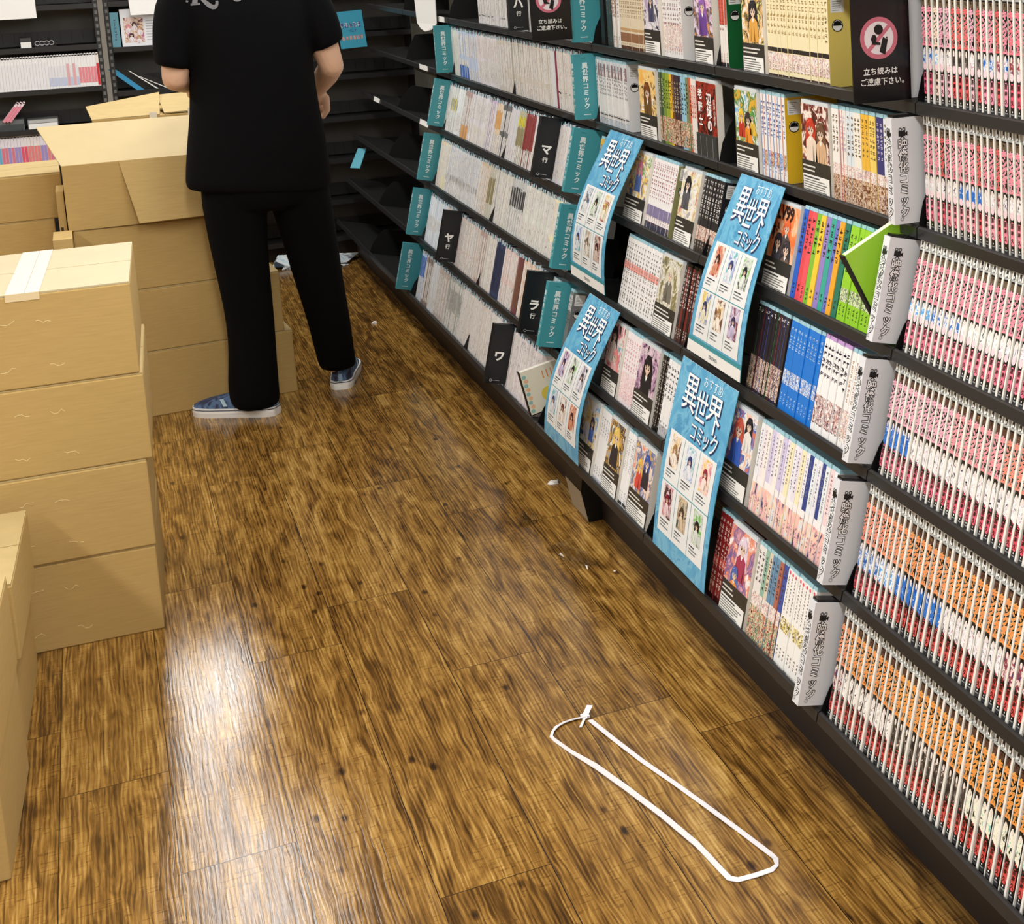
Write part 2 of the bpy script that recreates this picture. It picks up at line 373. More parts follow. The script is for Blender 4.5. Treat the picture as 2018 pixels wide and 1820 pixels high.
# ------------------------------------------------------------------ comics
def rint(a, c): return a+(c-a)*random.random()
def spine_marks(b, fr, w, h0, h1, ink, seed, size=0.7, gap=0.9):
    """small blocky marks standing in for a line of tiny vertical print"""
    rnd = random.Random(seed); y = h1; s = w*size
    while y-s > h0:
        hh = s*rnd.uniform(0.75, 1.05); a = w*0.5; lw = s*0.15
        for _ in range(rnd.choice((2, 3, 3))):
            x0 = a-s/2+rnd.random()*s*0.35; y0 = y-hh+rnd.random()*hh*0.85
            b.rect(fr, x0, y0, min(a+s/2, x0+s*rnd.uniform(0.45, 0.9)), y0+lw, ink)
        x0 = a+s*rnd.uniform(-0.35, 0.25); b.rect(fr, x0, y-hh*rnd.uniform(0.7, 1), x0+lw, y-hh*rnd.uniform(0, 0.25), ink)
        y -= hh+s*(gap-0.65)
SEED = [0]
def book_mesh(name, t, spec, back=False):
    """upright comic: x depth, y thickness, z height; spine faces -x"""
    SEED[0] += 1; rnd = random.Random(SEED[0]*13)
    h = spec.get('h', 0.174); d = spec.get('d', 0.115)
    base = mat(spec['base'], 0.35); pages = mat((228, 220, 200), 0.8)
    b = MB(); b.box(0, 0, 0, d, t, h, base)
    b.face([(0.004, 0.0008, h+0.0002), (d, 0.0008, h+0.0002), (d, t-0.0008, h+0.0002), (0.004, t-0.0008, h+0.0002)], pages)
    fr = front_frame(t)
    for (f0, f1, c) in spec.get('bands', ()):
        m = c if not isinstance(c, tuple) else mat(c, 0.35)
        b.rect(fr, 0.0003, h*f0, t-0.0003, h*f1, m, 0.0003)
    if spec.get('edge'):
        b.rect(fr, 0.0, 0.0, t*0.14, h, mat(spec['edge'], 0.35), 0.00035)
    ink = spec.get('ink')
    if ink:
        f0, f1 = spec.get('title', (0.45, 0.92))
        spine_marks(b, fr, t, h*f0, h*f1, mat(ink, 0.4), SEED[0], spec.get('tsize', 0.62))
        f0, f1 = spec.get('author', (0.06, 0.2))
        spine_marks(b, fr, t, h*f0, h*f1, mat(spec.get('ink2', ink), 0.4), SEED[0]+500, 0.4)
    if spec.get('dot'): b.disc(fr, t*0.5, h*0.965, t*0.22, mat(spec['dot'], 0.4), 0.0006, 10)
    if back:
        fb = side_frame(0, 0, 0)
        bc = mat(spec.get('back', spec['base']), 0.3)
        b.rect(fb, 0.0005, 0.0005, d, h-0.0005, bc, 0.0003)
        b.rect(fb, 0.006, h*0.80, 0.034, h*0.97, M_PAPER, 0.0006)
        for k in range(6): b.rect(fb, 0.009, h*(0.82+0.023*k), 0.009+rnd.uniform(0.008, 0.022), h*(0.828+0.023*k), mat((150, 150, 150)), 0.0009)
        b.disc(fb, 0.019, h*0.66, 0.0115, M_BLACK, 0.0008, 18); b.disc(fb, 0.019, h*0.66, 0.0098, M_PAPER, 0.001, 18)
        b.poly(fb, [(0.0092+0.0005, h*0.66), (0.0283, h*0.66), (0.026, h*0.70), (0.019, h*0.714), (0.012, h*0.70)], M_BLACK, 0.0013)
    return b.build(name)
def add_sleeve(o, t, h, m, d=0.115):
    b = MB(); b.box(0.0005, 0.0006, h+0.0004, d*0.55, t-0.0006, h+0.0075, m)
    return b.build('sleeve_top', o)
def run(i, yf, yn, n, specs, labels, group, film=None, back=True, jitter=0.003, pick=None, h=None):
    """n comics packed from yf (far) to yn (near) on row i; specs is a list of designs, labels one per design (or one)"""
    t = (yf-yn)/n; protos = {}; out = []
    film = film or M_TOPFILM
    for k in range(n):
        s = pick(k) if pick else (k*len(specs)//n if len(labels) > 1 else k % len(specs))
        last = back and k == n-1
        key = (s, last)
        if key not in protos:
            o = book_mesh('comic_book', t-0.0004, specs[s], last); add_sleeve(o, t-0.0004, specs[s].get('h', 0.174), film); protos[key] = o
        else: o = copy_tree(protos[key])
        place(o, i, yf-(k+1)*t, 0.010+random.random()*jitter, H0+0.0002)
        lab = labels[s] if len(labels) > 1 else labels[0]
        if last: lab = 'end %s with stickered back cover, %s' % ((group.split(' on ')[0].replace('comics', 'comic') if ' on ' in group else group), rn(i))
        tag(o, lab, 'comic', group if not last else group); out.append(o)
    return out

SKIN = (236, 205, 180)
def figure(b, fr, a, c, s, hair, cloth, rnd, face=SKIN):
    """simple printed figure: long hair, clothes with folds, neck, face with eyes, fringe"""
    s *= 1.25; c = max(c, s*0.2) if False else c
    mh, mc, mf = mat(hair, 0.35), mat(cloth, 0.35), mat(face, 0.35)
    sh = mat(tuple(int(v*0.72) for v in cloth), 0.35); hl = mat(tuple(min(255, int(v*1.25+24)) for v in hair), 0.35)
    sw = rnd.uniform(-0.12, 0.12)
    b.poly(fr, [(a-0.40*s, c-0.38*s), (a-0.34*s, c+0.30*s), (a-0.16*s, c+0.56*s), (a+0.14*s, c+0.57*s), (a+0.34*s, c+0.32*s), (a+(0.42+sw)*s, c-0.42*s), (a+0.24*s, c-0.2*s), (a-0.2*s, c-0.22*s)], mh, 0.0006)
    b.poly(fr, [(a-0.40*s, c-0.8*s), (a+0.42*s, c-0.8*s), (a+0.34*s, c-0.14*s), (a+0.10*s, c), (a-0.10*s, c), (a-0.34*s, c-0.16*s)], mc, 0.0007)
    for k in range(3):
        x = a+s*rnd.uniform(-0.3, 0.25); b.poly(fr, [(x, c-0.78*s), (x+0.07*s, c-0.78*s), (x+rnd.uniform(-0.05, 0.1)*s, c-0.2*s)], sh, 0.0008)
    b.poly(fr, [(a-0.09*s, c-0.02*s), (a+0.09*s, c-0.02*s), (a+0.02*s, c-0.16*s), (a-0.02*s, c-0.16*s)], mat((250, 248, 246), 0.35), 0.0009)
    b.rect(fr, a-0.06*s, c-0.04*s, a+0.06*s, c+0.08*s, mf, 0.00095)
    b.poly(fr, [(a-0.21*s, c+0.34*s), (a-0.21*s, c+0.18*s), (a-0.12*s, c+0.06*s), (a, c+0.01*s), (a+0.12*s, c+0.06*s), (a+0.21*s, c+0.18*s), (a+0.21*s, c+0.34*s)], mf, 0.0010)
    for e_ in (-0.10, 0.10): b.rect(fr, a+e_*s-0.04*s, c+0.15*s, a+e_*s+0.04*s, c+0.24*s, mat((46, 36, 60)), 0.0012); b.rect(fr, a+e_*s-0.01*s, c+0.20*s, a+e_*s+0.02*s, c+0.23*s, M_WHITE, 0.0014)
    b.rect(fr, a-0.03*s, c+0.075*s, a+0.03*s, c+0.085*s, mat((200, 90, 90)), 0.0012)
    z = [(a-0.30*s, c+0.16*s), (a-0.22*s, c+0.30*s), (a-0.14*s, c+0.22*s), (a-0.06*s, c+0.33*s), (a+0.03*s, c+0.23*s), (a+0.11*s, c+0.33*s), (a+0.19*s, c+0.24*s), (a+0.29*s, c+0.14*s), (a+0.30*s, c+0.36*s), (a+0.14*s, c+0.55*s), (a-0.14*s, c+0.55*s), (a-0.30*s, c+0.36*s)]
    b.face([b.pt(fr, x, y, 0.0016) for x, y in z], mh)
    b.poly(fr, [(a-0.18*s, c+0.44*s), (a-0.02*s, c+0.49*s), (a-0.05*s, c+0.44*s), (a-0.17*s, c+0.39*s)], hl, 0.0018)
def cover_out(i, yf, yn, spec, label, y_off=0.0):
    w = yf-yn-0.003; h = 0.174; rnd = random.Random(hash(label) % 9999 if False else len(label)*7+int(yf*1000))
    r = MB(); base = art(spec['cols'], spec.get('scale', 30))
    r.box(0, 0, 0, 0.016, w, h, mat(spec.get('side', (235, 230, 220)), 0.4)); fr = front_frame(w)
    cap = spec.get('cap', True); h0 = h*0.36 if cap else 0.0
    if spec.get('empty_bottom'): h0 = h*0.33
    r.rect(fr, 0.0005, h0, w-0.0005, h-0.0005, base, 0.0003)
    for (fa, fc, s, hair, cloth) in spec.get('figs', ()):
        figure(r, fr, w*fa, h0+(h-h0)*fc, s, hair, cloth, rnd)
    for (txt, fa, f1, f0, size, c) in spec.get('vt', ()):
        r.vtext(fr, txt, w*fa, h*f1, h*f0, size, mat(c, 0.4), 0.0016, 0.03)
    for (txt, fa, fc, size, c) in spec.get('ht', ()):
        r.text(fr, txt, w*fa, h*fc, size, mat(c, 0.4), 0.0016, 0.03, 0.9)
    for (fa, fc, n, c) in spec.get('marks', ()):
        for k in range(n):
            x = w*fa+0.011*k; 
            for q in range(4): r.rect(fr, x+rnd.uniform(0, 0.003), h*fc+rnd.uniform(0, 0.011), x+0.004+rnd.uniform(0, 0.005), h*fc+rnd.uniform(0.002, 0.013), mat(c, 0.4), 0.0016)
    o = r.build('comic_book'); place(o, i, yn, 0.006, H0+0.0002)
    tag(o, label, 'comic')
    if cap:
        c = MB(); fr2 = front_frame(w, -0.0012); c.box(-0.0012, -0.001, 0.001, -0.0002, w+0.001, h0+0.002, mat((52, 50, 46), 0.3))
        c.rect(fr2, 0.003, 0.004, w-0.003, h0*0.60, M_PAPER, 0.0004)
        g = mat((120, 118, 112), 0.5); wh = mat((220, 218, 210), 0.5)
        for k in range(2): c.rect(fr2, 0.005, h0*(0.84-0.13*k), 0.005+w*rnd.uniform(0.35, 0.8), h0*(0.89-0.13*k), wh, 0.0006)
        c.rect(fr2, 0.006, h0*0.50, w*0.62, h0*0.545, mat((60, 60, 60)), 0.0008)
        for k in range(5): c.rect(fr2, 0.006, h0*(0.42-0.075*k), w*rnd.uniform(0.6, 0.93), h0*(0.45-0.075*k), g, 0.0008)
        c.build('caption_card', o)['label'] = 'black and white caption card across the foot of the cover'
    if spec.get('empty_bottom'):
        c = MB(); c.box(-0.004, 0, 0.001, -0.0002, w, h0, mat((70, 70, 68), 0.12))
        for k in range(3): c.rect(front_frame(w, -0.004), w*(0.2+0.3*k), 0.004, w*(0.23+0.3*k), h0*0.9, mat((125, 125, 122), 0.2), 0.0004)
        c.build('clear_holder', o)
    b2 = MB(); b2.box(0.0005, 0.002, h+0.0004, 0.014, w-0.002, h+0.007, M_TOPFILM2); b2.build('sleeve_top', o)
    return o

# ---- cased comics of the right bay: black spines with a tall pink or orange title, a white strip for the case-edge highlight and a hang tab
def cased_mesh(t, pitch, title_c, line_c, art_cols, caps_c, brown, style, bar):
    SEED[0] += 1; rnd = random.Random(SEED[0])
    h, d = 0.1785, 0.116; b = MB(); blk = mat((22, 12, 13), 0.25); w = t
    b.box(0, 0, 0, d, t, h, blk); fr = front_frame(t)
    b.rect(fr, 0.0004, 0.004, t-0.0004, 0.012, mat((58, 58, 60), 0.2))
    b.rect(fr, t*0.05, 0.1645, t*0.95, 0.1755, mat(brown, 0.4))
    spine_marks(b, fr, t, 0.1655, 0.175, mat((190, 160, 90), 0.4), SEED[0], 0.55)
    if style > 1: b.rect(fr, 0, 0.1615, t, 0.163, mat((214, 180, 60), 0.4))
    mt, ml = mat(title_c, 0.35), mat(line_c, 0.35)
    b.vtext(fr, 'キングダム', t*0.5, 0.1635, 0.098, 0.0143, mt, 0.0008, 0.055, 1.0, under=ml, nu=4, ru=0.035)
    # printed figure
    ac = art(art_cols, 130, 0.3, (1, 1, 0.7))
    y0, y1 = (0.070, 0.096) if style == 0 else (0.058, 0.094)
    b.poly(fr, [(0.0006, y0), (t-0.0006, y0-0.006), (t-0.0006, y1-0.004), (t*0.62, y1), (t*0.3, y1), (0.0006, y1-0.008)], ac, 0.0005)
    b.disc(fr, t*0.52, y1-0.004, 0.0052, mat((240, 226, 216), 0.4), 0.0008, 10, rx=t*0.2)
    if style == 0:
        b.disc(fr, t*0.5, 0.066, 0.0064, mat((246, 214, 222), 0.4), 0.0009, 12, rx=t*0.42)
    mcap = mat(caps_c, 0.35); c0, c1 = (0.020, 0.057) if style == 0 else (0.017, 0.048)
    r = t*0.4
    pts = [(t*0.5+r*math.cos(a), c1-r+r*math.sin(a)) for a in [PI*k/6 for k in range(7)]] + [(t*0.5+r*math.cos(a), c0+r+r*math.sin(a)) for a in [PI+PI*k/6 for k in range(7)]]
    b.poly(fr, pts, mcap, 0.0006)
    b.vtext(fr, '原泰久', t*0.5, c1-0.001, c0+0.002, 0.0092, blk, 0.001, 0.02, 0.85)
    if style > 0: spine_marks(b, fr, t, c1+0.001, c1+0.009, mcap, SEED[0]+3, 0.6)
    b.disc(fr, t*0.5, 0.0145, 0.0014, M_WHITE, 0.0008, 8); b.rect(fr, t*0.2, 0.0095, t*0.8, 0.0112, mat((150, 150, 150)), 0.0008)
    o = b.build('cased_comic')
    c = MB(); c.box(-0.0022, -(pitch-t)+0.0006, 0.001, 0.10, -(pitch-t)+0.0006+bar, h+0.003, M_CASE)  # highlight on the clear case's rounded edge, built as a solid off-white bar
    c.box(-0.0012, -(pitch-t)+0.0006, h+0.0002, 0.02, t, h+0.0036, M_CASEG); c.build('case_edge_highlight', o)['label'] = 'off-white strip standing for the highlight along the clear case edge, with grey top'
    g = MB(); y0 = t*0.05
    g.box(0.000, y0, h+0.0036, 0.016, y0+0.0030, h+0.0185, M_CASE); g.box(0.000, y0+0.0095, h+0.0036, 0.016, y0+0.0122, h+0.0185, M_CASE); g.box(0.000, y0, h+0.0150, 0.030, y0+0.0122, h+0.0185, M_CASE)
    g.box(0.0006, y0+0.0030, h+0.0036, 0.016, y0+0.0095, h+0.0150, M_BLACK)
    g.rect(front_frame(y0+0.0095, 0.0006), 0.0008, h+0.0045, 0.0040, h+0.0085, M_WHITE); g.build('hang_tab', o)
    return o
PITCH = 0.0189
PK, PK2, RD, CR, SAL, ORG = (243, 140, 160), (240, 170, 190), (224, 92, 92), (246, 214, 190), (244, 140, 120), (244, 150, 70)
BL, BLW, WH, DK, GR = [(30, 70, 150), (60, 120, 200), (235, 240, 245), (200, 120, 160)], [(40, 110, 200), (90, 170, 235), (250, 250, 250), (220, 180, 200)], [(40, 40, 60), (230, 225, 230), (250, 250, 250), (210, 160, 180)], [(24, 22, 24), (50, 46, 44), (90, 80, 76), (225, 205, 190)], [(30, 40, 36), (240, 238, 215), (250, 248, 230), (120, 200, 180)]
PR = [(60, 60, 110), (150, 60, 70), (236, 220, 216), (90, 90, 130)]
SKYB = [(250, 250, 250), (30, 100, 190), (40, 120, 210), (20, 80, 170)]
ROWCASED = {   # row: (end y, [(n, title, line, art, capsule, style)])
    1: (1.80, [(2, PK, (250, 226, 230), BL, (232, 96, 130), 0), (1, CR, (250, 240, 230), BLW, (248, 216, 200), 0), (2, PK2, (250, 236, 240), WH, (248, 190, 206), 0), (3, RD, (246, 200, 190), DK, (226, 84, 90), 0), (1, PK2, (250, 236, 240), WH, (246, 200, 210), 0), (1, RD, (246, 200, 190), DK, (226, 84, 90), 0), (2, PK, (250, 226, 230), BL, (246, 150, 176), 0), (1, RD, (246, 200, 190), PR, (226, 84, 90), 0), (1, PK, (250, 226, 230), BL, (246, 150, 176), 0), (9, (238, 110, 130), (250, 210, 210), PR, (232, 90, 116), 0)]),
    2: (1.80, [(3, PK, (250, 226, 230), WH, (238, 120, 150), 0), (1, RD, (246, 200, 190), WH, (230, 90, 110), 0), (2, PK, (250, 226, 230), WH, (240, 130, 150), 0), (3, PK, (250, 226, 230), SKYB, (244, 150, 170), 0), (1, RD, (246, 200, 190), SKYB, (228, 84, 100), 0), (2, PK, (250, 226, 230), WH, (246, 170, 186), 0), (1, RD, (246, 200, 190), PR, (228, 84, 100), 0), (9, PK, (250, 226, 230), WH, (244, 140, 160), 0)]),
    3: (1.70, [(4, PK, (250, 220, 226), BLW, (238, 120, 146), 0), (5, PK, (250, 220, 226), BL, (240, 126, 150), 0), (6, PK, (250, 220, 226), [(50, 40, 40), (250, 250, 248), (250, 248, 246), (236, 196, 210)], (240, 126, 150), 0), (12, PK, (250, 220, 226), WH, (240, 120, 146), 0)]),
    4: (1.64, [(5, PK2, (250, 236, 238), SKYB, (238, 120, 146), 1), (6, PK2, (250, 236, 238), WH, (236, 110, 136), 1), (8, (244, 150, 160), (250, 220, 220), WH, (232, 96, 120), 1), (12, SAL, (250, 220, 210), WH, (232, 92, 110), 1)]),
    5: (1.56, [(4, (244, 140, 116), (250, 210, 180), BL, (222, 80, 96), 2), (3, (244, 146, 110), (250, 210, 170), BLW, (222, 84, 90), 2), (8, (244, 148, 92), (252, 214, 160), SKYB, (224, 86, 86), 2), (9, (244, 150, 84), (252, 216, 150), WH, (226, 88, 84), 2), (12, (244, 152, 78), (252, 218, 150), PR, (226, 86, 82), 2)]),
    6: (1.48, [(2, (244, 150, 110), (252, 220, 170), PR, (224, 84, 90), 2), (9, (244, 152, 84), (252, 218, 150), [(40, 20, 20), (245, 235, 230), (250, 250, 248), (60, 20, 26)], (220, 80, 80), 2), (12, (244, 154, 74), (252, 216, 140), DK, (226, 86, 80), 2), (20, (244, 154, 72), (252, 218, 140), GR, (226, 84, 80), 2)]),
}
HUE = {1: 'pink and red titled', 2: 'pink titled', 3: 'pink titled', 4: 'pale pink titled', 5: 'orange titled', 6: 'golden orange titled'}
def nameof(c):
    r, g, bl = c
    if c == CR: return 'cream'
    if c == RD: return 'red'
    if bl < 130 and g > 130: return 'orange'
    return 'pink'
def arts(a):
    return {id(BL): 'dark blue', id(BLW): 'blue and white', id(WH): 'white', id(DK): 'dark', id(GR): 'pale green', id(PR): 'purple grey', id(SKYB): 'bright blue'}.get(id(a), 'white')
for i, (yend, segs) in ROWCASED.items():
    y = Y1-0.010; k = 0
    for (n, tc_, lc, ac, cc, st) in segs:
        protos = []
        for j in range(n):
            if y-PITCH < yend: break
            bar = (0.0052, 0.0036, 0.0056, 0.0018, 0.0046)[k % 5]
            if len(protos) < 2:
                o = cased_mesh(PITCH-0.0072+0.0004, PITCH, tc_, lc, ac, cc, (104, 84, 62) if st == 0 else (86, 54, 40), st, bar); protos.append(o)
            else: o = copy_tree(protos[k % 2])
            place(o, i, y-PITCH+0.0072, 0.008+random.random()*0.002, H0+0.0002)
            tag(o, '%s titled cased comic, %s spine picture, right bay, %s' % (nameof(tc_), arts(ac), ROWNAME[i].split(',')[0]), 'comic', 'cased comics on the %s' % ROWNAME[i].split(',')[0])
            y -= PITCH; k += 1

# ------------------------------------------------------------------ runs of comics in the middle bays
def S(base, ink, bands=(), **k):
    d = dict(base=base, ink=ink, bands=bands); d.update(k); return d
W_ = (240, 240, 240)
def rn(i): return ROWNAME[i].split(',')[0]
M_MULTI = art([(60, 40, 50), (200, 90, 70), (240, 220, 190), (90, 140, 90), (70, 80, 140)], 150)
M_PALE = art([(120, 110, 120), (236, 220, 210), (250, 246, 240), (220, 160, 150), (150, 180, 220)], 150)
M_BROWN = art([(70, 44, 34), (150, 100, 70), (230, 205, 180), (60, 40, 30)], 150)
M_BLUEART = art([(30, 80, 170), (230, 235, 245), (70, 140, 220), (240, 200, 120)], 150)
M_INKY = art([(60, 56, 60), (190, 186, 186), (240, 238, 236), (130, 126, 128)], 190)
# top shelf
b_ = run(1, 3.905, 3.862, 2, [S((52, 66, 66), (120, 140, 140))], ['dark slate comic in a clear case beside the teal divider on the top shelf'], 'slate comics on the top shelf', back=True)
run(1, 3.858, 3.800, 4, [S((206, 196, 186), (120, 70, 60), ((0.5, 0.75, M_BROWN),)), S(W_, (90, 70, 70), ((0.0, 0.1, W_),))], ['brown and white spined comic left of the tan run on the top shelf'], 'brown and white comics on the top shelf')
run(1, 3.796, 3.600, 13, [S((226, 212, 184), (150, 120, 80), ((0.02, 0.08, (90, 60, 40)), (0.14, 0.27, (150, 104, 74)), (0.3, 0.34, (200, 160, 110))))], ['tan comic with a brown band round the spine foot on the top shelf'], 'tan comics on the top shelf')
cover_out(1, 3.588, 3.472, dict(cols=[(90, 80, 120), (190, 170, 200), (240, 236, 240), (60, 60, 80)], figs=((0.5, 0.55, 0.04, (50, 44, 60), (80, 80, 110)),)), 'face-out comic with a lilac and grey cover on the top shelf, above a caption')
run(1, 3.468, 3.334, 8, [S((238, 236, 234), (150, 110, 120), ((0.12, 0.5, M_PALE),))], ['white comic with pastel spine pictures in the middle of the top shelf'], 'white pastel comics on the top shelf')
cover_out(1, 3.244, 3.128, dict(cols=[(120, 70, 150), (220, 150, 190), (240, 220, 235), (60, 50, 80), (230, 160, 90)], figs=((0.5, 0.5, 0.05, (150, 100, 180), (110, 70, 150)),)), 'face-out comic with a purple and pink cover on the top shelf')
run(1, 3.098, 3.058, 3, [S((236, 232, 226), (180, 50, 40), ((0.0, 0.08, (30, 30, 36)), (0.55, 0.9, (206, 90, 70))), back=(24, 96, 50))], ['red and white comic with a green back on the top shelf'], 'red and white comics on the top shelf')
cover_out(1, 2.962, 2.848, dict(cols=[(90, 170, 70), (240, 230, 150), (60, 50, 40), (235, 190, 120), (250, 250, 245)], figs=((0.55, 0.5, 0.05, (40, 36, 40), (230, 170, 80)),)), 'face-out comic with a green and yellow cover beside the cream run on the top shelf')
run(1, 2.845, 2.556, 17, [S((240, 228, 186), (180, 150, 90), ((0.02, 0.05, (60, 40, 40)), (0.1, 0.30, M_PALE), (0.31, 0.36, (40, 34, 34))), back=(232, 208, 110))], ['cream comic in the long even run on the top shelf'], 'cream comics on the top shelf')
# second shelf
run(2, 4.012, 3.752, 18, [S((232, 232, 232), (110, 104, 110), ((0.0, 0.12, (190, 204, 216)), (0.16, 0.175, (50, 46, 50)), (0.86, 1.0, (200, 216, 224)))), S((226, 226, 226), (120, 110, 112), ((0.0, 0.12, (196, 200, 206)), (0.16, 0.175, (50, 46, 50)), (0.75, 0.95, (150, 110, 116))))], ['grey-white comic with a black dot low on the spine, second shelf from the top'], 'grey-white comics on the second shelf')
cover_out(2, 3.643, 3.517, dict(cols=[(240, 150, 40), (250, 190, 90), (250, 220, 150), (110, 60, 30)], figs=((0.5, 0.35, 0.06, (120, 70, 30), (110, 80, 40)),), vt=(('の', 0.85, 0.62, 0.5, 0.022, (255, 255, 255)), ('士', 0.2, 0.52, 0.40, 0.022, (255, 255, 255)))), 'face-out comic with an orange cover on the second shelf from the top')
cs = [((70, 90, 60), 'dark green'), ((120, 150, 60), 'olive green'), ((150, 170, 60), 'yellow green'), ((236, 190, 50), 'yellow'), ((120, 80, 40), 'brown'), ((60, 44, 50), 'dark brown'), ((70, 66, 90), 'dark violet'), ((150, 200, 220), 'light blue'), ((130, 140, 100), 'sage'), ((224, 100, 70), 'orange red')]
run(2, 3.510, 3.289, 14, [S(c, (30, 30, 30) if sum(c) > 260 else (220, 210, 180), ((0.05, 0.4, M_BROWN if sum(c) < 300 else M_MULTI),)) for c, n in cs], ['%s spined comic in the mixed run on the second shelf from the top' % n for c, n in cs], 'mixed colour comics on the second shelf', back=False)
run(2, 3.288, 3.246, 3, [S((236, 232, 226), (200, 90, 60), ((0.5, 0.9, (240, 200, 190)),))], ['white comic beside the dark red face-out cover on the second shelf'], 'white comics on the second shelf', back=False)
cover_out(2, 3.243, 3.118, dict(cols=[(24, 14, 14), (60, 20, 16), (170, 50, 34), (30, 20, 24)], cap=False, empty_bottom=True, vt=(('辺境の', 0.66, 0.86, 0.36, 0.030, (250, 248, 245)), ('老騎士', 0.22, 0.92, 0.40, 0.026, (250, 248, 245)), ('辺境の老騎', 0.92, 0.80, 0.45, 0.012, (220, 190, 180)))), 'face-out dark red comic cover with large white writing on the second shelf')
cover_out(2, 3.014, 2.892, dict(cols=[(50, 110, 200), (120, 190, 230), (240, 240, 230), (60, 130, 70), (230, 180, 60)], figs=((0.3, 0.42, 0.035, (240, 200, 60), (200, 60, 40)), (0.6, 0.35, 0.04, (60, 50, 50), (240, 150, 50)), (0.8, 0.45, 0.03, (90, 160, 80), (230, 190, 70)))), 'face-out comic with a blue sky cover on the second shelf')
run(2, 2.888, 2.762, 8, [S((242, 242, 240), (60, 110, 190), ((0.16, 0.34, M_BLUEART),), edge=(60, 110, 190), back=(238, 192, 44)), S((242, 240, 238), (90, 120, 180), ((0.16, 0.34, M_MULTI),), edge=(226, 110, 60), back=(238, 192, 44))], ['white comic with blue and orange stripes and a yellow back, second shelf'], 'striped white comics on the second shelf')
cover_out(2, 2.675, 2.550, dict(cols=[(200, 70, 40), (240, 200, 160), (250, 240, 230), (120, 40, 30), (60, 40, 36)], figs=((0.35, 0.45, 0.05, (200, 60, 40), (240, 220, 200)), (0.7, 0.4, 0.05, (110, 80, 60), (220, 180, 140)))), 'face-out comic with a red-haired figure on the second shelf')
cs = [((244, 242, 236), 'white'), ((190, 60, 50), 'red edged'), ((224, 234, 240), 'pale blue'), ((244, 240, 226), 'ivory'), ((240, 190, 70), 'yellow'), ((244, 214, 110), 'light yellow'), ((60, 60, 120), 'navy'), ((236, 240, 244), 'cool white')]
run(2, 2.546, 2.310, 16, [S(c if n != 'red edged' else (240, 236, 230), (120, 90, 60) if sum(c) > 300 else (210, 200, 220), ((0.0, 0.30, M_BROWN), (0.30, 0.42, M_PALE)), edge=(190, 50, 44) if n == 'red edged' else None, title=(0.5, 0.95)) for c, n in cs], ['%s comic with a brown spine foot left of the grey divider, second shelf' % n for c, n in cs], 'brown footed comics on the second shelf')
# third shelf
run(3, 3.955, 3.925, 2, [S((170, 166, 150), (90, 80, 70), ((0.9, 1.0, (220, 180, 60)),))], ['grey comic standing behind the teal divider on the third shelf'], 'grey comics on the third shelf')
cover_out(3, 3.672, 3.526, dict(cols=[(230, 190, 200), (90, 110, 170), (240, 200, 80), (250, 245, 240), (120, 170, 80)], figs=((0.5, 0.55, 0.045, (220, 130, 160), (90, 120, 190)),)), 'face-out comic with a pastel cover of several colours on the third shelf')
run(3, 3.522, 3.358, 11, [S((240, 238, 238), (170, 60, 60), ((0.2, 0.35, (130, 120, 160)), (0.0, 0.12, (60, 60, 80))), title=(0.42, 0.96), back=(150, 150, 100))], ['white comic with red lettering and an olive backed last volume, third shelf'], 'white and red comics on the third shelf')
cover_out(3, 3.306, 3.190, dict(cols=[(40, 40, 46), (180, 175, 170), (244, 242, 238), (230, 215, 160), (200, 120, 140)], figs=((0.35, 0.6, 0.045, (30, 30, 34), (90, 90, 96)),)), 'face-out comic with a black and white cover on the third shelf')
run(3, 3.186, 3.062, 8, [S((36, 34, 36), (235, 230, 225), ((0.0, 0.18, (60, 50, 44)), (0.18, 0.36, art([(30, 28, 30), (200, 150, 130), (236, 226, 216), (120, 60, 50)], 150))), title=(0.42, 0.96), back=(40, 42, 48))], ['black comic with white lettering left of the large poster, third shelf'], 'black comics on the third shelf')
cover_out(3, 2.785, 2.660, dict(cols=[(238, 110, 50), (240, 120, 60), (244, 140, 80), (250, 200, 160)], ht=(('LV99', 0.5, 0.90, 0.040, (40, 24, 24)), ('村', 0.22, 0.66, 0.036, (40, 24, 24))), figs=((0.62, 0.5, 0.04, (236, 110, 60), (90, 80, 80)), (0.38, 0.2, 0.045, (50, 46, 56), (70, 70, 80)), (0.72, 0.12, 0.045, (60, 56, 60), (110, 90, 80)))), 'face-out orange comic cover with large dark lettering on the third shelf')
cs = [((36, 96, 200), 'blue'), ((226, 76, 84), 'red'), ((240, 90, 100), 'coral red'), ((130, 190, 60), 'leaf green'), ((246, 204, 60), 'yellow'), ((150, 130, 200), 'lavender'), ((60, 170, 150), 'teal green'), ((110, 120, 200), 'periwinkle'), ((240, 170, 50), 'orange'), ((40, 120, 96), 'dark green')]
run(3, 2.654, 2.456, 10, [S(c, (40, 36, 40), (), title=(0.5, 0.94), h=0.178) for c, n in cs], ['%s spined comic in the rainbow run on the third shelf' % n for c, n in cs], 'rainbow coloured comics on the third shelf', back=False)
run(3, 2.452, 2.312, 8, [S((150, 208, 50), (50, 70, 30), ((0.22, 0.36, art([(150, 208, 50), (230, 240, 200), (90, 110, 60), (250, 250, 240)], 170)),), title=(0.5, 0.92), h=0.178)], ['lime green comic in the even run beside the rainbow spines, third shelf'], 'lime green comics on the third shelf', film=M_TOPFILM3, back=False)
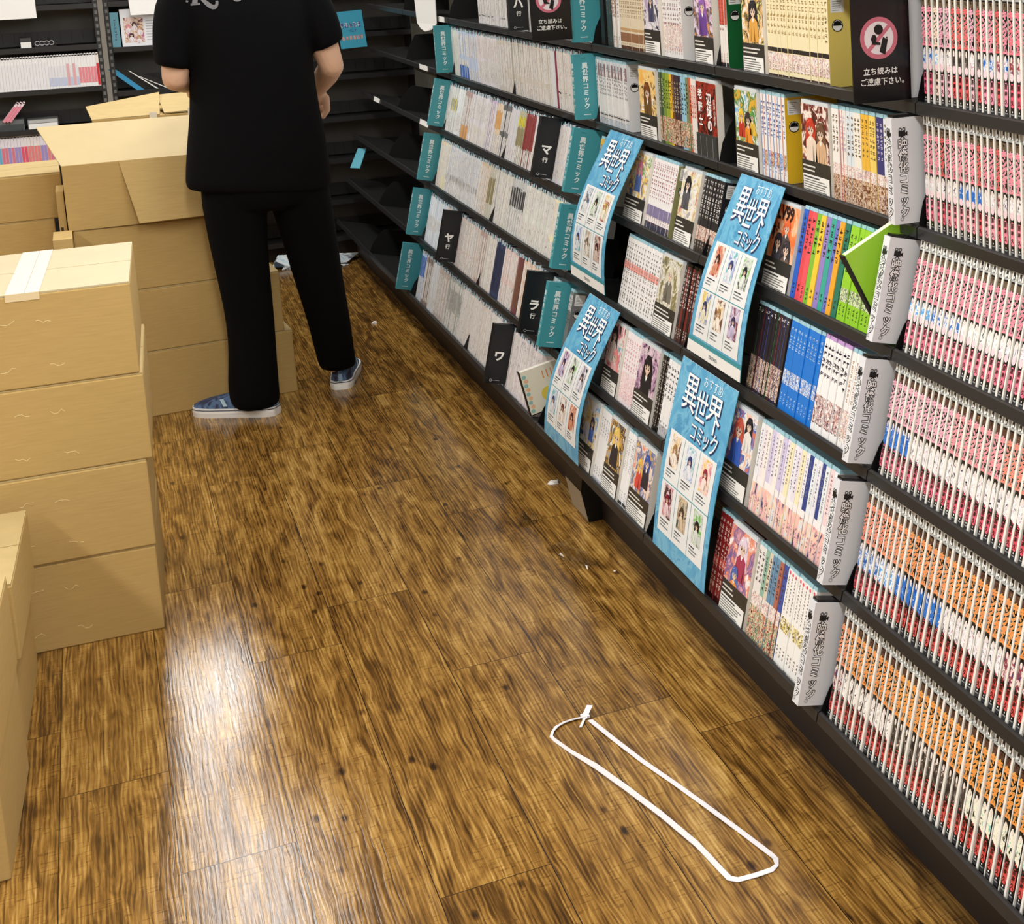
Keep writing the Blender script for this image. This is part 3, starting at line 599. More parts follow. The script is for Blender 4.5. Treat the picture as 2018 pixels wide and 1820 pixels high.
# fourth shelf
run(4, 3.600, 3.345, 14, [S((242, 240, 238), (110, 106, 110), ((0.56, 0.66, (236, 160, 150)), (0.0, 0.03, (120, 120, 120))), title=(0.1, 0.94), tsize=0.5)], ['white comic with a red mark mid spine, beside the empty part of the fourth shelf'], 'white and red comics on the fourth shelf')
cover_out(4, 3.330, 3.198, dict(cols=[(60, 60, 56), (170, 165, 150), (236, 232, 220), (150, 140, 90), (110, 110, 100)], figs=((0.5, 0.55, 0.05, (220, 214, 190), (120, 116, 104)),)), 'face-out comic with a grey and gold cover on the fourth shelf')
run(4, 3.194, 3.094, 7, [S((44, 34, 34), (230, 220, 215), ((0.0, 0.2, (80, 50, 44)), (0.2, 0.3, (30, 26, 26))), title=(0.4, 0.96)), S((120, 40, 36), (236, 220, 210), ((0.0, 0.2, (70, 40, 36)),), title=(0.4, 0.96))], ['dark comic with red and white lettering left of the large poster, fourth shelf'], 'dark red comics on the fourth shelf', film=M_BLACKG)
cs = [((40, 36, 40), 'black'), ((60, 110, 60), 'dark green edged'), ((140, 50, 60), 'maroon'), ((70, 60, 120), 'violet'), ((60, 80, 150), 'dark blue')]
run(4, 2.772, 2.620, 10, [S((46, 40, 44), (236, 232, 230), ((0.05, 0.42, art([(40, 36, 40), (230, 200, 180), (90, 70, 70), (240, 236, 230)], 150)),), edge=c, title=(0.86, 0.97)) for c, n in cs], ['%s comic in the dark run right of the large poster, fourth shelf' % n for c, n in cs], 'dark illustrated comics on the fourth shelf', pick=lambda k: k % 5)
run(4, 2.616, 2.470, 9, [S((34, 122, 214), (190, 220, 245), ((0.30, 0.46, M_BLUEART),), title=(0.62, 0.94))], ['bright blue comic in the run on the fourth shelf'], 'bright blue comics on the fourth shelf', back=False)
run(4, 2.466, 2.358, 7, [S((244, 243, 242), (60, 50, 70), ((0.1, 0.4, art([(244, 243, 242), (244, 243, 242), (220, 180, 170), (90, 80, 110), (240, 150, 130)], 150)),), title=(0.5, 0.95), tsize=0.8)], ['white comic with bold dark lettering beside the blue run, fourth shelf'], 'white lettered comics on the fourth shelf', film=mat((196, 160, 214), 0.25))
run(4, 2.352, 2.304, 3, [S((244, 242, 240), (190, 150, 110), ((0.12, 0.4, M_PALE),), tsize=0.5)], ['white comic half hidden behind the grey divider on the fourth shelf'], 'white comics by the fourth grey divider', back=False)
# fifth shelf
run(5, 3.955, 3.925, 2, [S((120, 122, 122), (70, 70, 70), ((0.7, 0.95, (200, 200, 198)),))], ['grey comic behind the lowest teal divider on the fifth shelf'], 'grey comics on the fifth shelf')
cover_out(5, 3.588, 3.470, dict(cols=[(240, 220, 190), (60, 50, 50), (230, 150, 160), (250, 244, 236), (120, 180, 190)], figs=((0.4, 0.62, 0.05, (44, 36, 40), (235, 225, 220)), (0.65, 0.2, 0.045, (240, 150, 150), (240, 190, 190)))), 'face-out comic with a black-haired couple on the fifth shelf')
run(5, 3.466, 3.362, 6, [S((244, 238, 240), (230, 150, 160), ((0.05, 0.45, art([(244, 238, 240), (240, 200, 205), (250, 244, 244), (220, 120, 130)], 150)),), tsize=0.5)], ['white comic with pink lettering on the fifth shelf'], 'white and pink comics on the fifth shelf')
cover_out(5, 3.352, 3.222, dict(cols=[(30, 26, 36), (60, 44, 70), (190, 150, 180), (230, 210, 220), (24, 22, 26)], figs=((0.5, 0.4, 0.065, (26, 22, 30), (30, 28, 34)),)), 'face-out comic with a dark purple cover on the fifth shelf')
run(5, 3.217, 3.178, 3, [S((30, 28, 28), (225, 215, 205), title=(0.2, 0.95))], ['black comic between the purple cover and the white spines, fifth shelf'], 'black comics on the fifth shelf', back=False)
run(5, 3.176, 3.104, 4, [S((242, 242, 242), (80, 80, 84), ((0.0, 0.15, (190, 190, 194)),))], ['white comic left of the lowest large poster on the fifth shelf'], 'white comics on the fifth shelf', back=False)
cover_out(5, 2.793, 2.660, dict(cols=[(250, 236, 220), (220, 120, 100), (70, 110, 190), (250, 246, 240), (240, 200, 180)], figs=((0.4, 0.5, 0.055, (200, 90, 70), (60, 100, 190)), (0.75, 0.7, 0.04, (30, 30, 40), (240, 236, 230)))), 'face-out comic with a figure in a blue dress on the fifth shelf')
cs = [((240, 244, 248), 'white'), ((50, 70, 140), 'navy topped'), ((238, 232, 244), 'lilac white'), ((246, 236, 240), 'pink white'), ((236, 244, 246), 'ice blue'), ((250, 240, 200), 'pale yellow'), ((248, 244, 236), 'ivory'), ((250, 220, 220), 'rose'), ((240, 240, 248), 'cool white'), ((214, 206, 236), 'pale violet')]
run(5, 2.648, 2.312, 20, [S(c, (140, 130, 150), ((0.0, 0.34, art([(60, 110, 190), (230, 236, 246), (250, 220, 190), (250, 190, 190), (40, 50, 100)], 42, 0.3, (1, 1, 0.5))), (0.34, 0.42, (250, 246, 244))), title=(0.5, 0.95), tsize=0.42, back=(206, 200, 196)) for c, n in cs], ['%s spined comic in the pastel run on the fifth shelf' % n for c, n in cs], 'pastel comics on the fifth shelf', pick=lambda k: (k*3+k//5) % 10)
# lowest shelf
cover_out(6, 3.668, 3.540, dict(cols=[(60, 100, 180), (150, 190, 230), (240, 240, 245), (240, 210, 140), (40, 60, 120)], figs=((0.4, 0.5, 0.04, (240, 210, 120), (230, 230, 240)), (0.7, 0.45, 0.035, (70, 60, 80), (90, 120, 200)))), 'face-out comic with a blue cover on the lowest shelf, left end')
run(6, 3.534, 3.462, 4, [S((244, 244, 244), (150, 150, 160), ((0.0, 0.05, (200, 200, 210)),), title=(0.6, 0.9), tsize=0.4, back=(240, 240, 240))], ['plain white comic between two face-out covers on the lowest shelf'], 'plain white comics on the lowest shelf')
cover_out(6, 3.452, 3.338, dict(cols=[(240, 220, 150), (250, 244, 236), (60, 50, 50), (220, 170, 80), (150, 170, 200)], figs=((0.5, 0.55, 0.055, (240, 205, 110), (50, 44, 50)),)), 'face-out comic with a blond figure on the lowest shelf')
run(6, 3.332, 3.278, 4, [S((246, 246, 246), (120, 120, 130), ((0.02, 0.06, (60, 60, 60)),), tsize=0.4)], ['white comic left of the orange and white cover, lowest shelf'], 'white comics in the middle of the lowest shelf', back=False)
cover_out(6, 3.262, 3.128, dict(cols=[(250, 246, 240), (240, 150, 120), (250, 236, 220), (90, 110, 170), (235, 190, 90)], figs=((0.35, 0.45, 0.04, (240, 190, 90), (220, 80, 70)), (0.65, 0.6, 0.045, (60, 90, 170), (50, 46, 60)))), 'face-out comic with a white and orange cover left of the low poster')
run(6, 2.752, 2.686, 5, [S((134, 34, 36), (240, 220, 210), ((0.0, 0.06, (60, 20, 24)), (0.4, 0.5, (210, 90, 80))), title=(0.1, 0.95), tsize=0.8, back=(228, 104, 100))], ['dark red comic right of the low poster on the lowest shelf'], 'dark red comics on the lowest shelf')
cover_out(6, 2.684, 2.560, dict(cols=[(250, 240, 236), (230, 170, 180), (120, 100, 160), (240, 150, 120), (250, 250, 250)], figs=((0.55, 0.6, 0.05, (236, 220, 236), (170, 60, 90)), (0.4, 0.1, 0.04, (80, 110, 180), (240, 150, 70)))), 'face-out comic with a white-haired figure on the lowest shelf')
cs = [((236, 232, 228), 'white'), ((150, 190, 170), 'grey green'), ((226, 214, 190), 'beige'), ((110, 150, 180), 'steel blue'), ((180, 110, 90), 'russet'), ((70, 90, 170), 'royal blue')]
run(6, 2.556, 2.430, 8, [S(c, (90, 70, 80), ((0.0, 0.35, M_MULTI), (0.35, 0.5, M_PALE)), title=(0.55, 0.95)) for c, n in cs], ['%s comic in the short mixed run on the lowest shelf' % n for c, n in cs], 'mixed comics on the lowest shelf', back=False)
run(6, 2.428, 2.306, 8, [S((248, 247, 243), (130, 110, 100), ((0.36, 0.5, art([(248, 247, 243), (248, 247, 243), (240, 220, 120), (60, 50, 50), (250, 240, 230)], 140)),), title=(0.55, 0.93), tsize=0.36, dot=(230, 90, 110))], ['pure white comic with a red dot on top beside the grey divider, lowest shelf'], 'pure white comics on the lowest shelf', back=False)

# ------------------------------------------------------------------ left bays: dense pale comics
PALE = (228, 226, 222)
def inkart(c1, c2, sc=210): return art([c1, PALE, (240, 238, 234), c2], sc, 0.35, (1, 1.0, 0.35))
I_TAN = inkart((146, 142, 138), (214, 210, 204)); I_BLUE = inkart((70, 110, 190), (180, 200, 230)); I_PINK = inkart((210, 150, 160), (226, 196, 200)); I_GREY = inkart((110, 108, 110), (180, 178, 180))
I_BRN = inkart((120, 90, 80), (200, 170, 150)); I_OR = inkart((230, 170, 90), (226, 206, 170)); I_GRN = inkart((150, 160, 130), (206, 210, 190)); I_PUR = inkart((150, 110, 160), (210, 190, 214))
DRK = mat((66, 66, 68), 0.35); NAVY = mat((52, 58, 86), 0.35); YEL = mat((222, 210, 60), 0.35); MAG = mat((150, 50, 80), 0.35); RED2 = mat((150, 66, 66), 0.35); BLU2 = mat((70, 110, 190), 0.35); ORG2 = mat((226, 170, 100), 0.35); OLV = mat((150, 140, 100), 0.35); BRN2 = mat((120, 84, 70), 0.35)
# row: list of (near y of the segment, base, [(f0,f1,material)])
LEFT = {
 1: (5.37, [(4.97, (214, 212, 212), [(0.2, 0.8, I_GREY), (0.0, 0.2, I_PUR)]), (4.78, (226, 222, 218), [(0.1, 0.9, I_PINK)]), (4.04, (226, 224, 220), [(0.1, 0.9, I_TAN)])]),
 2: (5.845, [(5.70, (216, 220, 208), [(0.1, 0.9, I_GRN)]), (5.55, (196, 206, 226), [(0.5, 0.95, I_BLUE), (0.28, 0.42, I_OR), (0.0, 0.28, BLU2)]), (5.40, (206, 214, 230), [(0.5, 0.95, I_PUR), (0.0, 0.25, I_BLUE)]), (5.11, (232, 222, 222), [(0.55, 0.95, I_PINK), (0.1, 0.5, I_GREY)]), (4.99, (214, 204, 188), [(0.1, 0.9, I_TAN)]), (4.46, (216, 208, 194), [(0.4, 0.95, I_TAN), (0.0, 0.3, I_BRN)]), (4.41, (224, 224, 222), []), (4.39, (150, 56, 84), []), (4.04, (226, 216, 204), [(0.3, 0.95, I_PINK), (0.0, 0.3, I_TAN)])]),
 3: (5.83, [(5.76, (230, 228, 224), [(0.1, 0.9, I_TAN)]), (5.66, (226, 226, 220), [(0.45, 0.85, I_GRN), (0.5, 0.75, YEL), (0.0, 0.35, I_GREY)]), (5.56, (232, 232, 230), [(0.1, 0.5, I_GREY)]), (5.44, (190, 160, 150), [(0.3, 0.9, I_BRN), (0.0, 0.3, ORG2)]), (5.20, (228, 222, 222), [(0.0, 0.4, I_OR), (0.5, 0.9, I_GREY)]), (5.08, (206, 188, 206), [(0.4, 0.95, I_PUR), (0.0, 0.4, I_GREY)]), (5.0, (230, 206, 176), [(0.5, 0.85, ORG2), (0.0, 0.4, I_GREY)]), (4.91, (110, 108, 104), [(0.0, 0.4, I_BRN), (0.5, 0.9, I_GREY)]), (4.80, (216, 214, 212), [(0.0, 0.3, I_PUR)]), (4.70, (196, 190, 160), [(0.72, 0.9, YEL), (0.35, 0.7, OLV), (0.0, 0.35, I_GREY)]), (4.60, (160, 84, 80), [(0.35, 0.95, RED2), (0.0, 0.35, I_GREY)]), (4.36, (228, 222, 222), [(0.1, 0.6, I_BRN)]), (4.04, (226, 220, 220), [(0.1, 0.35, I_BRN), (0.4, 0.95, I_PINK)])]),
 4: (5.805, [(5.72, (240, 214, 170), [(0.3, 0.95, I_OR), (0.0, 0.3, I_BRN)]), (5.64, (236, 226, 190), [(0.3, 0.95, I_OR)]), (5.15, (226, 226, 226), [(0.3, 0.95, I_BLUE), (0.28, 0.42, I_OR), (0.0, 0.28, I_GREY)]), (5.02, (226, 200, 170), [(0.3, 0.95, I_OR), (0.0, 0.3, I_TAN)]), (4.93, (206, 198, 180), [(0.3, 0.8, OLV)]), (4.72, (220, 214, 200), [(0.1, 0.9, I_TAN)]), (4.55, (206, 204, 200), [(0.5, 0.85, DRK), (0.0, 0.45, I_GREY)]), (4.26, (226, 222, 212), [(0.0, 0.4, I_BRN), (0.5, 0.95, I_TAN)]), (4.10, (236, 228, 190), [(0.0, 0.3, I_BRN), (0.4, 0.95, I_OR)]), (4.03, (220, 214, 214), [(0.1, 0.9, I_PINK)])]),
 5: (5.80, [(5.62, (228, 232, 236), [(0.3, 0.6, I_GREY)]), (5.50, (226, 232, 236), [(0.4, 0.6, I_BLUE)]), (4.98, (222, 204, 194), [(0.4, 0.95, I_TAN), (0.05, 0.35, I_BRN)]), (4.90, (196, 170, 160), [(0.1, 0.9, I_BRN)]), (4.77, (222, 212, 200), [(0.1, 0.9, I_TAN)]), (4.66, (60, 66, 92), [(0.1, 0.9, NAVY)]), (4.50, (230, 206, 196), [(0.0, 0.4, I_GREY), (0.5, 0.95, I_PINK)]), (4.43, (120, 70, 66), [(0.1, 0.8, BRN2)]), (4.25, (230, 200, 176), [(0.4, 0.95, I_OR), (0.0, 0.4, I_BRN)]), (4.02, (222, 216, 216), [(0.1, 0.9, I_GREY)])]),
 6: (5.75, [(5.66, (190, 204, 234), [(0.5, 0.95, BLU2), (0.0, 0.5, I_BLUE)]), (5.54, (150, 130, 114), [(0.1, 0.9, I_BRN)]), (5.44, (232, 230, 228), [(0.1, 0.3, I_TAN)]), (5.27, (200, 184, 172), [(0.1, 0.9, I_BRN)]), (5.06, (170, 174, 166), [(0.4, 0.95, I_GRN), (0.4, 0.8, I_GREY), (0.0, 0.4, I_BRN)]), (4.66, (226, 214, 204), [(0.3, 0.95, I_TAN), (0.0, 0.3, I_BRN)]), (4.42, (226, 220, 214), [(0.1, 0.9, I_TAN)]), (4.085, (232, 220, 218), [(0.4, 0.95, I_GREY), (0.05, 0.3, I_PINK)])]),
}
mass = MB()
for i, (ys, segs) in LEFT.items():
    y = ys; k = 0; protos = {}
    for (ye, base, bands) in segs:
        while y-0.0135 > ye:
            t = 0.0133; y -= 0.0135; k += 1
            if abs(y-(Y1+3*BW)) < 0.012: y -= 0.014
            jit = random.random()
            bc = tuple(max(0, min(255, c+int((jit-0.5)*22))) for c in base) if k % 3 else base
            bc = tuple(min(250, (c//6)*6+d_) for c, d_ in zip(bc, (4, 8, 12)))
            if y < 4.135:
                key = (ye, k % 2)
                if key not in protos:
                    o = book_mesh('comic_book', t, dict(base=base, ink=(130, 126, 126), bands=bands, tsize=0.4, h=0.172)); add_sleeve(o, t, 0.172, (M_TOPFILM, M_TOPFILM2)[k % 2]); protos[key] = o
                else: o = copy_tree(protos[key])
                place(o, i, y, 0.010+jit*0.003, H0+0.0002)
                tag(o, 'thin pale comic beside the right teal divider, %s' % ROWNAME[i].split(',')[0], 'comic', 'thin pale comics by the right teal divider, %s' % ROWNAME[i].split(',')[0])
                continue
            a0 = 0.010+jit*0.004; h = 0.172+(random.random()-0.5)*0.005
            def P(a, yy, hh):
                x, z = rp(i, a, hh); return (x, yy, z)
            bb = len(mass.v); mass.v += [P(a, yy, hh) for a in (a0, a0+0.115) for yy in (y, y+t) for hh in (H0, H0+h)]
            mi = mass.mi(mat(bc, 0.35))
            for q in ((0, 1, 3, 2), (4, 6, 7, 5), (0, 4, 5, 1), (2, 3, 7, 6), (1, 5, 7, 3), (0, 2, 6, 4)):
                mass.f.append(tuple(bb+j for j in q)); mass.m.append(mi)
            for (f0, f1, m) in bands:
                f0 += (random.random()-0.5)*0.04; f1 += (random.random()-0.5)*0.04; f0 = max(0, f0)
                mass.face([P(a0-0.0003, y+t*0.93, H0+h*f0), P(a0-0.0003, y+t*0.07, H0+h*f0), P(a0-0.0003, y+t*0.07, H0+h*f1), P(a0-0.0003, y+t*0.93, H0+h*f1)], m)
            fm = (M_TOPFILM, M_TOPFILM2, M_TOPFILM, M_TOPFILM2, mat((206, 190, 200), 0.2))[k % 5]
            h2 = h+0.008+random.random()*0.005
            for q in ([(a0, y+t*0.9, h), (a0, y+t*0.1, h), (a0, y+t*0.1, h2), (a0, y+t*0.9, h2)], [(a0, y+t*0.9, h2), (a0, y+t*0.1, h2), (a0+0.05, y+t*0.1, h2), (a0+0.05, y+t*0.9, h2)]):
                mass.face([P(a, yy, H0+hh) for a, yy, hh in q], fm)
o = mass.build('comic_books'); tag(o, 'dense run of thin pale comics filling the shelves between the two columns of teal dividers', 'comics', None, 'stuff')

# ------------------------------------------------------------------ dividers, index cards, signs
def divider(i, y, kind, label, group, th=0.022, a0=-0.047, h1=0.181, text=None):
    b = MB(); body = {'teal': M_TEAL, 'black': mat((15, 17, 21), 0.35), 'grey': M_GREY}[kind]
    w = 0.085; h0 = 0.004
    b.box(0, 0, h0, w, th, h1, body)
    fs = side_frame(0, 0, 0); ff = front_frame(th)
    if kind == 'teal':
        b.vtext(fs, '異世界コミック', 0.030, 0.158, 0.030, 0.0175, mat((232, 244, 244), 0.4), 0.0006, 0.03); b.rect(fs, 0.02, 0.016, 0.04, 0.0185, mat((200, 226, 228)), 0.0006)
        b.rect(fs, 0.022, 0.170, 0.034, 0.1712, mat((40, 110, 120)), 0.0006); b.vtext(ff, '異世界コミック', th*0.5, 0.158, 0.030, 0.0145, mat((232, 244, 244), 0.4), 0.0006, 0.02)
    elif kind == 'grey':
        for fr, a, sx in ((fs, 0.020, 1.0), (ff, th*0.5, 0.9)):
            wt, bk = mat((250, 250, 250), 0.4), M_BLACK
            b.vtext(fr, '映像化コミック', a, 0.147, 0.014, 0.0188*sx, wt, 0.0008, 0.016, under=bk, ru=0.062)
            # small film camera mark
            b.rect(fr, a-0.008*sx, 0.152, a+0.005*sx, 0.161, bk); b.poly(fr, [(a+0.005*sx, 0.1545), (a+0.009*sx, 0.152), (a+0.009*sx, 0.160), (a+0.005*sx, 0.1575)], bk)
            b.disc(fr, a-0.0045*sx, 0.1635, 0.0032*sx, bk, 0.0005, 12, hole=0.55); b.disc(fr, a+0.0025*sx, 0.1635, 0.0032*sx, bk, 0.0005, 12, hole=0.55)
            b.poly(fr, [(a-0.002, 0.152), (a+0.001, 0.152), (a+0.005*sx, 0.1475), (a+0.0035*sx, 0.1475)], bk); b.poly(fr, [(a-0.003, 0.152), (a, 0.152), (a-0.0045*sx, 0.1475), (a-0.006*sx, 0.1475)], bk)
            b.disc(fr, a-0.006, 0.0125, 0.0035, mat((160, 161, 164)), 0.0005, 12, hole=0.6)
    else:
        big, small = text
        b.text(fs, big, 0.030, 0.085, 0.032, M_WHITE, 0.0006, 0.04)
        if small: b.text(fs, small, 0.030, 0.055, 0.016, M_WHITE, 0.0006, 0.02)
        b.disc(fs, 0.016, 0.014, 0.004, mat((180, 184, 190)), 0.0005, 12, hole=0.7); b.rect(fs, 0.021, 0.0132, 0.042, 0.0148, mat((150, 154, 160)), 0.0006)
    o = b.build('shelf_divider' if kind != 'black' else 'index_card'); place(o, i, y, a0, 0.0)
    c = MB()
    if kind == 'grey':
        c.box(0.004, 0.002, h1, w, th-0.002, h1+0.005, M_BLACKG); c.build('end_cap', o)['label'] = 'black cap on the top of the grey divider'
    tag(o, label, 'divider', group)
    return o
for i in (2, 3, 4, 5, 6):
    divider(i, Y1+0.013, 'grey', 'grey divider with a black camera mark on the %s' % rn(i), 'grey dividers', a0=-0.038, h1=0.183)
divider(1, Y1+0.022, 'grey', 'grey film-comic divider beside the large black sign on the top shelf', 'grey dividers', a0=-0.03, h1=0.183)
for i in (2, 3, 4, 5, 6):
    divider(i, 5.830, 'teal', 'teal divider left of the pale comics, %s' % rn(i), 'teal dividers')
for i, y in ((1, 4.02), (2, 4.020), (3, 4.02), (4, 4.0), (5, 3.975)):
    divider(i, y, 'teal', 'teal divider right of the pale comics, %s' % rn(i), 'teal dividers')
divider(3, 4.338, 'black', 'black index card with a white letter in the pale comics of the third shelf', 'index cards', text=('マ', '行'), a0=-0.05)
divider(1, 4.69, 'black', 'black index card left of the smaller no-reading sign on the top shelf', 'index cards', text=('ハ', '行'), a0=-0.05)
divider(5, 5.27, 'black', 'black index card near the left end of the fifth shelf', 'index cards', text=('ヤ', '行'), a0=-0.052)
divider(5, 4.13, 'black', 'black index card behind the teal divider of the fifth shelf', 'index cards', text=('ラ', '行'), a0=-0.06)
divider(6, 4.405, 'black', 'black index card with one white letter on the lowest shelf', 'index cards', text=('ワ', None), a0=-0.05)

def no_reading_sign(x0, x1, y, z0, z1, label):
    b = MB(); w, h = x1-x0, z1-z0
    b.box(0, 0, 0, w, 0.004, h, M_BLACKG); fs = side_frame(0, 0, 0)
    cx, cz, R = w*0.46, 0.107*w/0.108, 0.0345
    pk = mat((206, 112, 132), 0.35)
    b.disc(fs, cx, cz, R, pk, 0.0004, 36); b.disc(fs, cx, cz, R*0.78, mat((236, 228, 232), 0.4), 0.0007, 36)
    bk = mat((8, 8, 8), 0.4)
    b.poly(fs, [(cx-R*0.66, cz-R*0.52), (cx-R*0.52, cz-R*0.66), (cx+R*0.66, cz+R*0.52), (cx+R*0.52, cz+R*0.66)], pk, 0.0009)
    b.disc(fs, cx-R*0.02, cz+R*0.40, R*0.24, bk, 0.0012, 18)
    b.poly(fs, [(cx-R*0.36, cz-R*0.30), (cx-R*0.44, cz-R*0.02), (cx-R*0.34, cz+R*0.16), (cx-R*0.20, cz+R*0.17), (cx-R*0.12, cz+R*0.0), (cx-R*0.16, cz-R*0.16), (cx+R*0.06, cz-R*0.22), (cx+R*0.06, cz-R*0.34)], bk, 0.0012)
    b.poly(fs, [(cx+R*0.0, cz-R*0.66), (cx+R*0.30, cz-R*0.80), (cx+R*0.46, cz-R*0.10), (cx+R*0.20, cz+R*0.04)], bk, 0.0012); b.poly(fs, [(cx+R*0.36, cz-R*0.02), (cx+R*0.46, cz-R*0.08), (cx+R*0.42, cz+R*0.08)], bk, 0.0012)
    b.text(fs, '立ち読みは', w*0.47, 0.050, 0.0128, M_WHITE, 0.0007, 0.012); b.text(fs, 'ご遠慮下さい。', w*0.50, 0.033, 0.0128, M_WHITE, 0.0007, 0.012)
    o = b.build('no_reading_sign'); o.location = (x0, y, z0); tag(o, label, 'sign')
no_reading_sign(1.100, 1.206, 2.218, 1.207, 1.400, 'large black no-reading sign with a pink ring, beside the grey divider at right')
no_reading_sign(1.048, 1.157, 4.014, 1.219, 1.412, 'smaller black no-reading sign with a pink ring, beside the top teal divider')

# ------------------------------------------------------------------ posters
def poster(iu, il, yt, yb, bulge, label, covers, foot=True):
    xa, za = rp(iu, -0.006, 0.200); xb, zb = rp(il, -0.016, 0.010)
    nx, nz = -(za-zb), (xa-xb); ln = math.hypot(nx, nz); nx, nz = nx/ln, nz/ln
    Wd, Ht = 0.297, 0.42
    def fr(a, c, off):      # a: 0..Wd from the left (far) edge, c: 0..Ht from the bottom
        s = a/Wd; t = 1-c/Ht
        y0 = yt[0]+(yb[0]-yt[0])*t; y1 = yt[1]+(yb[1]-yt[1])*t
        d = bulge*math.sin(PI*min(1, t*0.98))**1.0*(0.7+0.6*t)+off
        return (xa+(xb-xa)*t+nx*d, y0+(y1-y0)*s, za+(zb-za)*t+nz*d)
    b = MB(); blue = art([(76, 152, 198), (86, 164, 208), (98, 174, 214), (120, 190, 222), (80, 156, 202)], 14, 0.25)
    n = 16
    b.rect(fr, 0, 0, Wd, Ht, blue, 0.0, n); b.rect(fr, Wd, 0, 0, Ht, M_PAPER, -0.0012, n)
    for a0, a1 in ((0, 0), (Wd, Wd)):
        for k in range(n):
            c0, c1 = Ht*k/n, Ht*(k+1)/n; b.face([fr(a0, c0, 0), fr(a0, c1, 0), fr(a0, c1, -0.0012), fr(a0, c0, -0.0012)], M_TEAL)
    navy = mat((34, 60, 110), 0.4)
    if foot:
        b.rect(fr, 0, 0.012, Wd, 0.036, M_TEAL, 0.0005, 2); b.rect(fr, 0.0, 0.0, Wd, 0.026, M_PAPER, 0.0007, 2)
        b.text(fr, 'TSUTAYA', Wd*0.5, 0.012, 0.011, mat((70, 74, 80)), 0.001, 0.02)
    b.rect(fr, 0.022, 0.040, Wd-0.022, 0.262, mat((238, 240, 240), 0.35), 0.0008, 9)
    for k in (1, 2): b.rect(fr, 0.022+(Wd-0.044)*k/3-0.0008, 0.042, 0.022+(Wd-0.044)*k/3+0.0008, 0.260, M_TEAL, 0.0011, 9)
    b.rect(fr, 0.022, 0.150, Wd-0.022, 0.152, M_TEAL, 0.0011)
    for k in range(6):
        cx = 0.022+(Wd-0.044)*((k % 3)+0.5)/3; cy = 0.222 if k < 3 else 0.112
        b.rect(fr, cx-0.024, cy-0.036, cx+0.024, cy+0.034, art(covers[k], 40), 0.0013, 4)
        rnd = random.Random(k+3); figure(b, lambda a, c, off: fr(a, c, off+0.001), cx, cy-0.004, 0.026, covers[k][0], covers[k][2], rnd)
        for q in range(3): b.rect(fr, cx-0.030, cy-0.046-0.0065*q, cx-0.030+rnd.uniform(0.02, 0.055), cy-0.0435-0.0065*q, mat((120, 124, 128)) if q else mat((40, 44, 50)), 0.0012)
    b.text(fr, 'おすすめ', Wd*0.62, 0.397, 0.027, mat((226, 244, 250)), 0.0012, 0.0, 0.95)
    for ch, a, c, s in (('異', 0.082, 0.352, 0.088), ('世', 0.148, 0.338, 0.074), ('界', 0.214, 0.340, 0.086), ('コ', 0.135, 0.285, 0.042), ('ミ', 0.170, 0.285, 0.042), ('ッ', 0.204, 0.284, 0.044), ('ク', 0.242, 0.286, 0.050)):
        
        for q in range(6): b.text(fr, ch, a+0.0012+0.0021*math.cos(q*PI/3), c-0.0012+0.0021*math.sin(q*PI/3), s, navy, 0.0012+0.00002*q, 0.006, 0.9)
        b.text(fr, ch, a, c, s, mat((244, 248, 250)), 0.0018, 0.004, 0.9)
    o = b.build('poster'); tag(o, label, 'poster', None)
CV = [[(60, 30, 30), (170, 50, 40), (220, 150, 120), (240, 230, 220)], [(60, 70, 120), (150, 170, 220), (236, 240, 246), (110, 190, 200)], [(24, 26, 30), (90, 100, 90), (226, 232, 226), (120, 190, 90)],
      [(50, 60, 110), (120, 140, 200), (240, 236, 210), (230, 200, 90)], [(170, 130, 80), (230, 200, 150), (250, 240, 226), (120, 80, 60)], [(60, 50, 90), (130, 60, 70), (200, 190, 220), (240, 220, 220)]]
CV2 = [CV[4], CV[1], [(150, 40, 60), (230, 130, 150), (250, 230, 220), (240, 200, 90)], [(130, 20, 50), (190, 60, 90), (240, 210, 215), (60, 20, 30)], [(70, 60, 50), (150, 120, 90), (220, 200, 170), (60, 90, 90)], CV[2]]
CV3 = [CV[5], CV[2], [(60, 54, 70), (150, 140, 160), (230, 228, 236), (40, 40, 48)], CV[1], [(120, 60, 50), (226, 200, 180), (250, 246, 240), (60, 40, 40)], CV[0]]
CV4 = [[(110, 120, 130), (190, 200, 206), (236, 238, 238), (80, 110, 150)], CV[2], [(190, 160, 60), (230, 200, 130), (240, 236, 220), (170, 50, 50)], CV[1], [(110, 104, 96), (180, 176, 166), (236, 230, 220), (140, 120, 90)], [(70, 20, 26), (120, 60, 50), (220, 200, 190), (40, 30, 40)]]
poster(3, 4, (3.840, 3.578), (3.905, 3.613), 0.034, 'curled blue poster hanging from the second shelf, next to the teal dividers', CV4)
poster(3, 4, (2.947, 2.722), (3.036, 2.738), 0.018, 'large blue poster hanging between the black comics and the orange cover', CV)
poster(5, 6, (3.748, 3.500), (3.872, 3.562), 0.030, 'low blue poster by the lowest teal divider, above the floor', CV3, False)
poster(5, 6, (3.060, 2.746), (3.014, 2.710), 0.010, 'low blue poster right of the white comics, reaching the lowest lip', CV2, False)

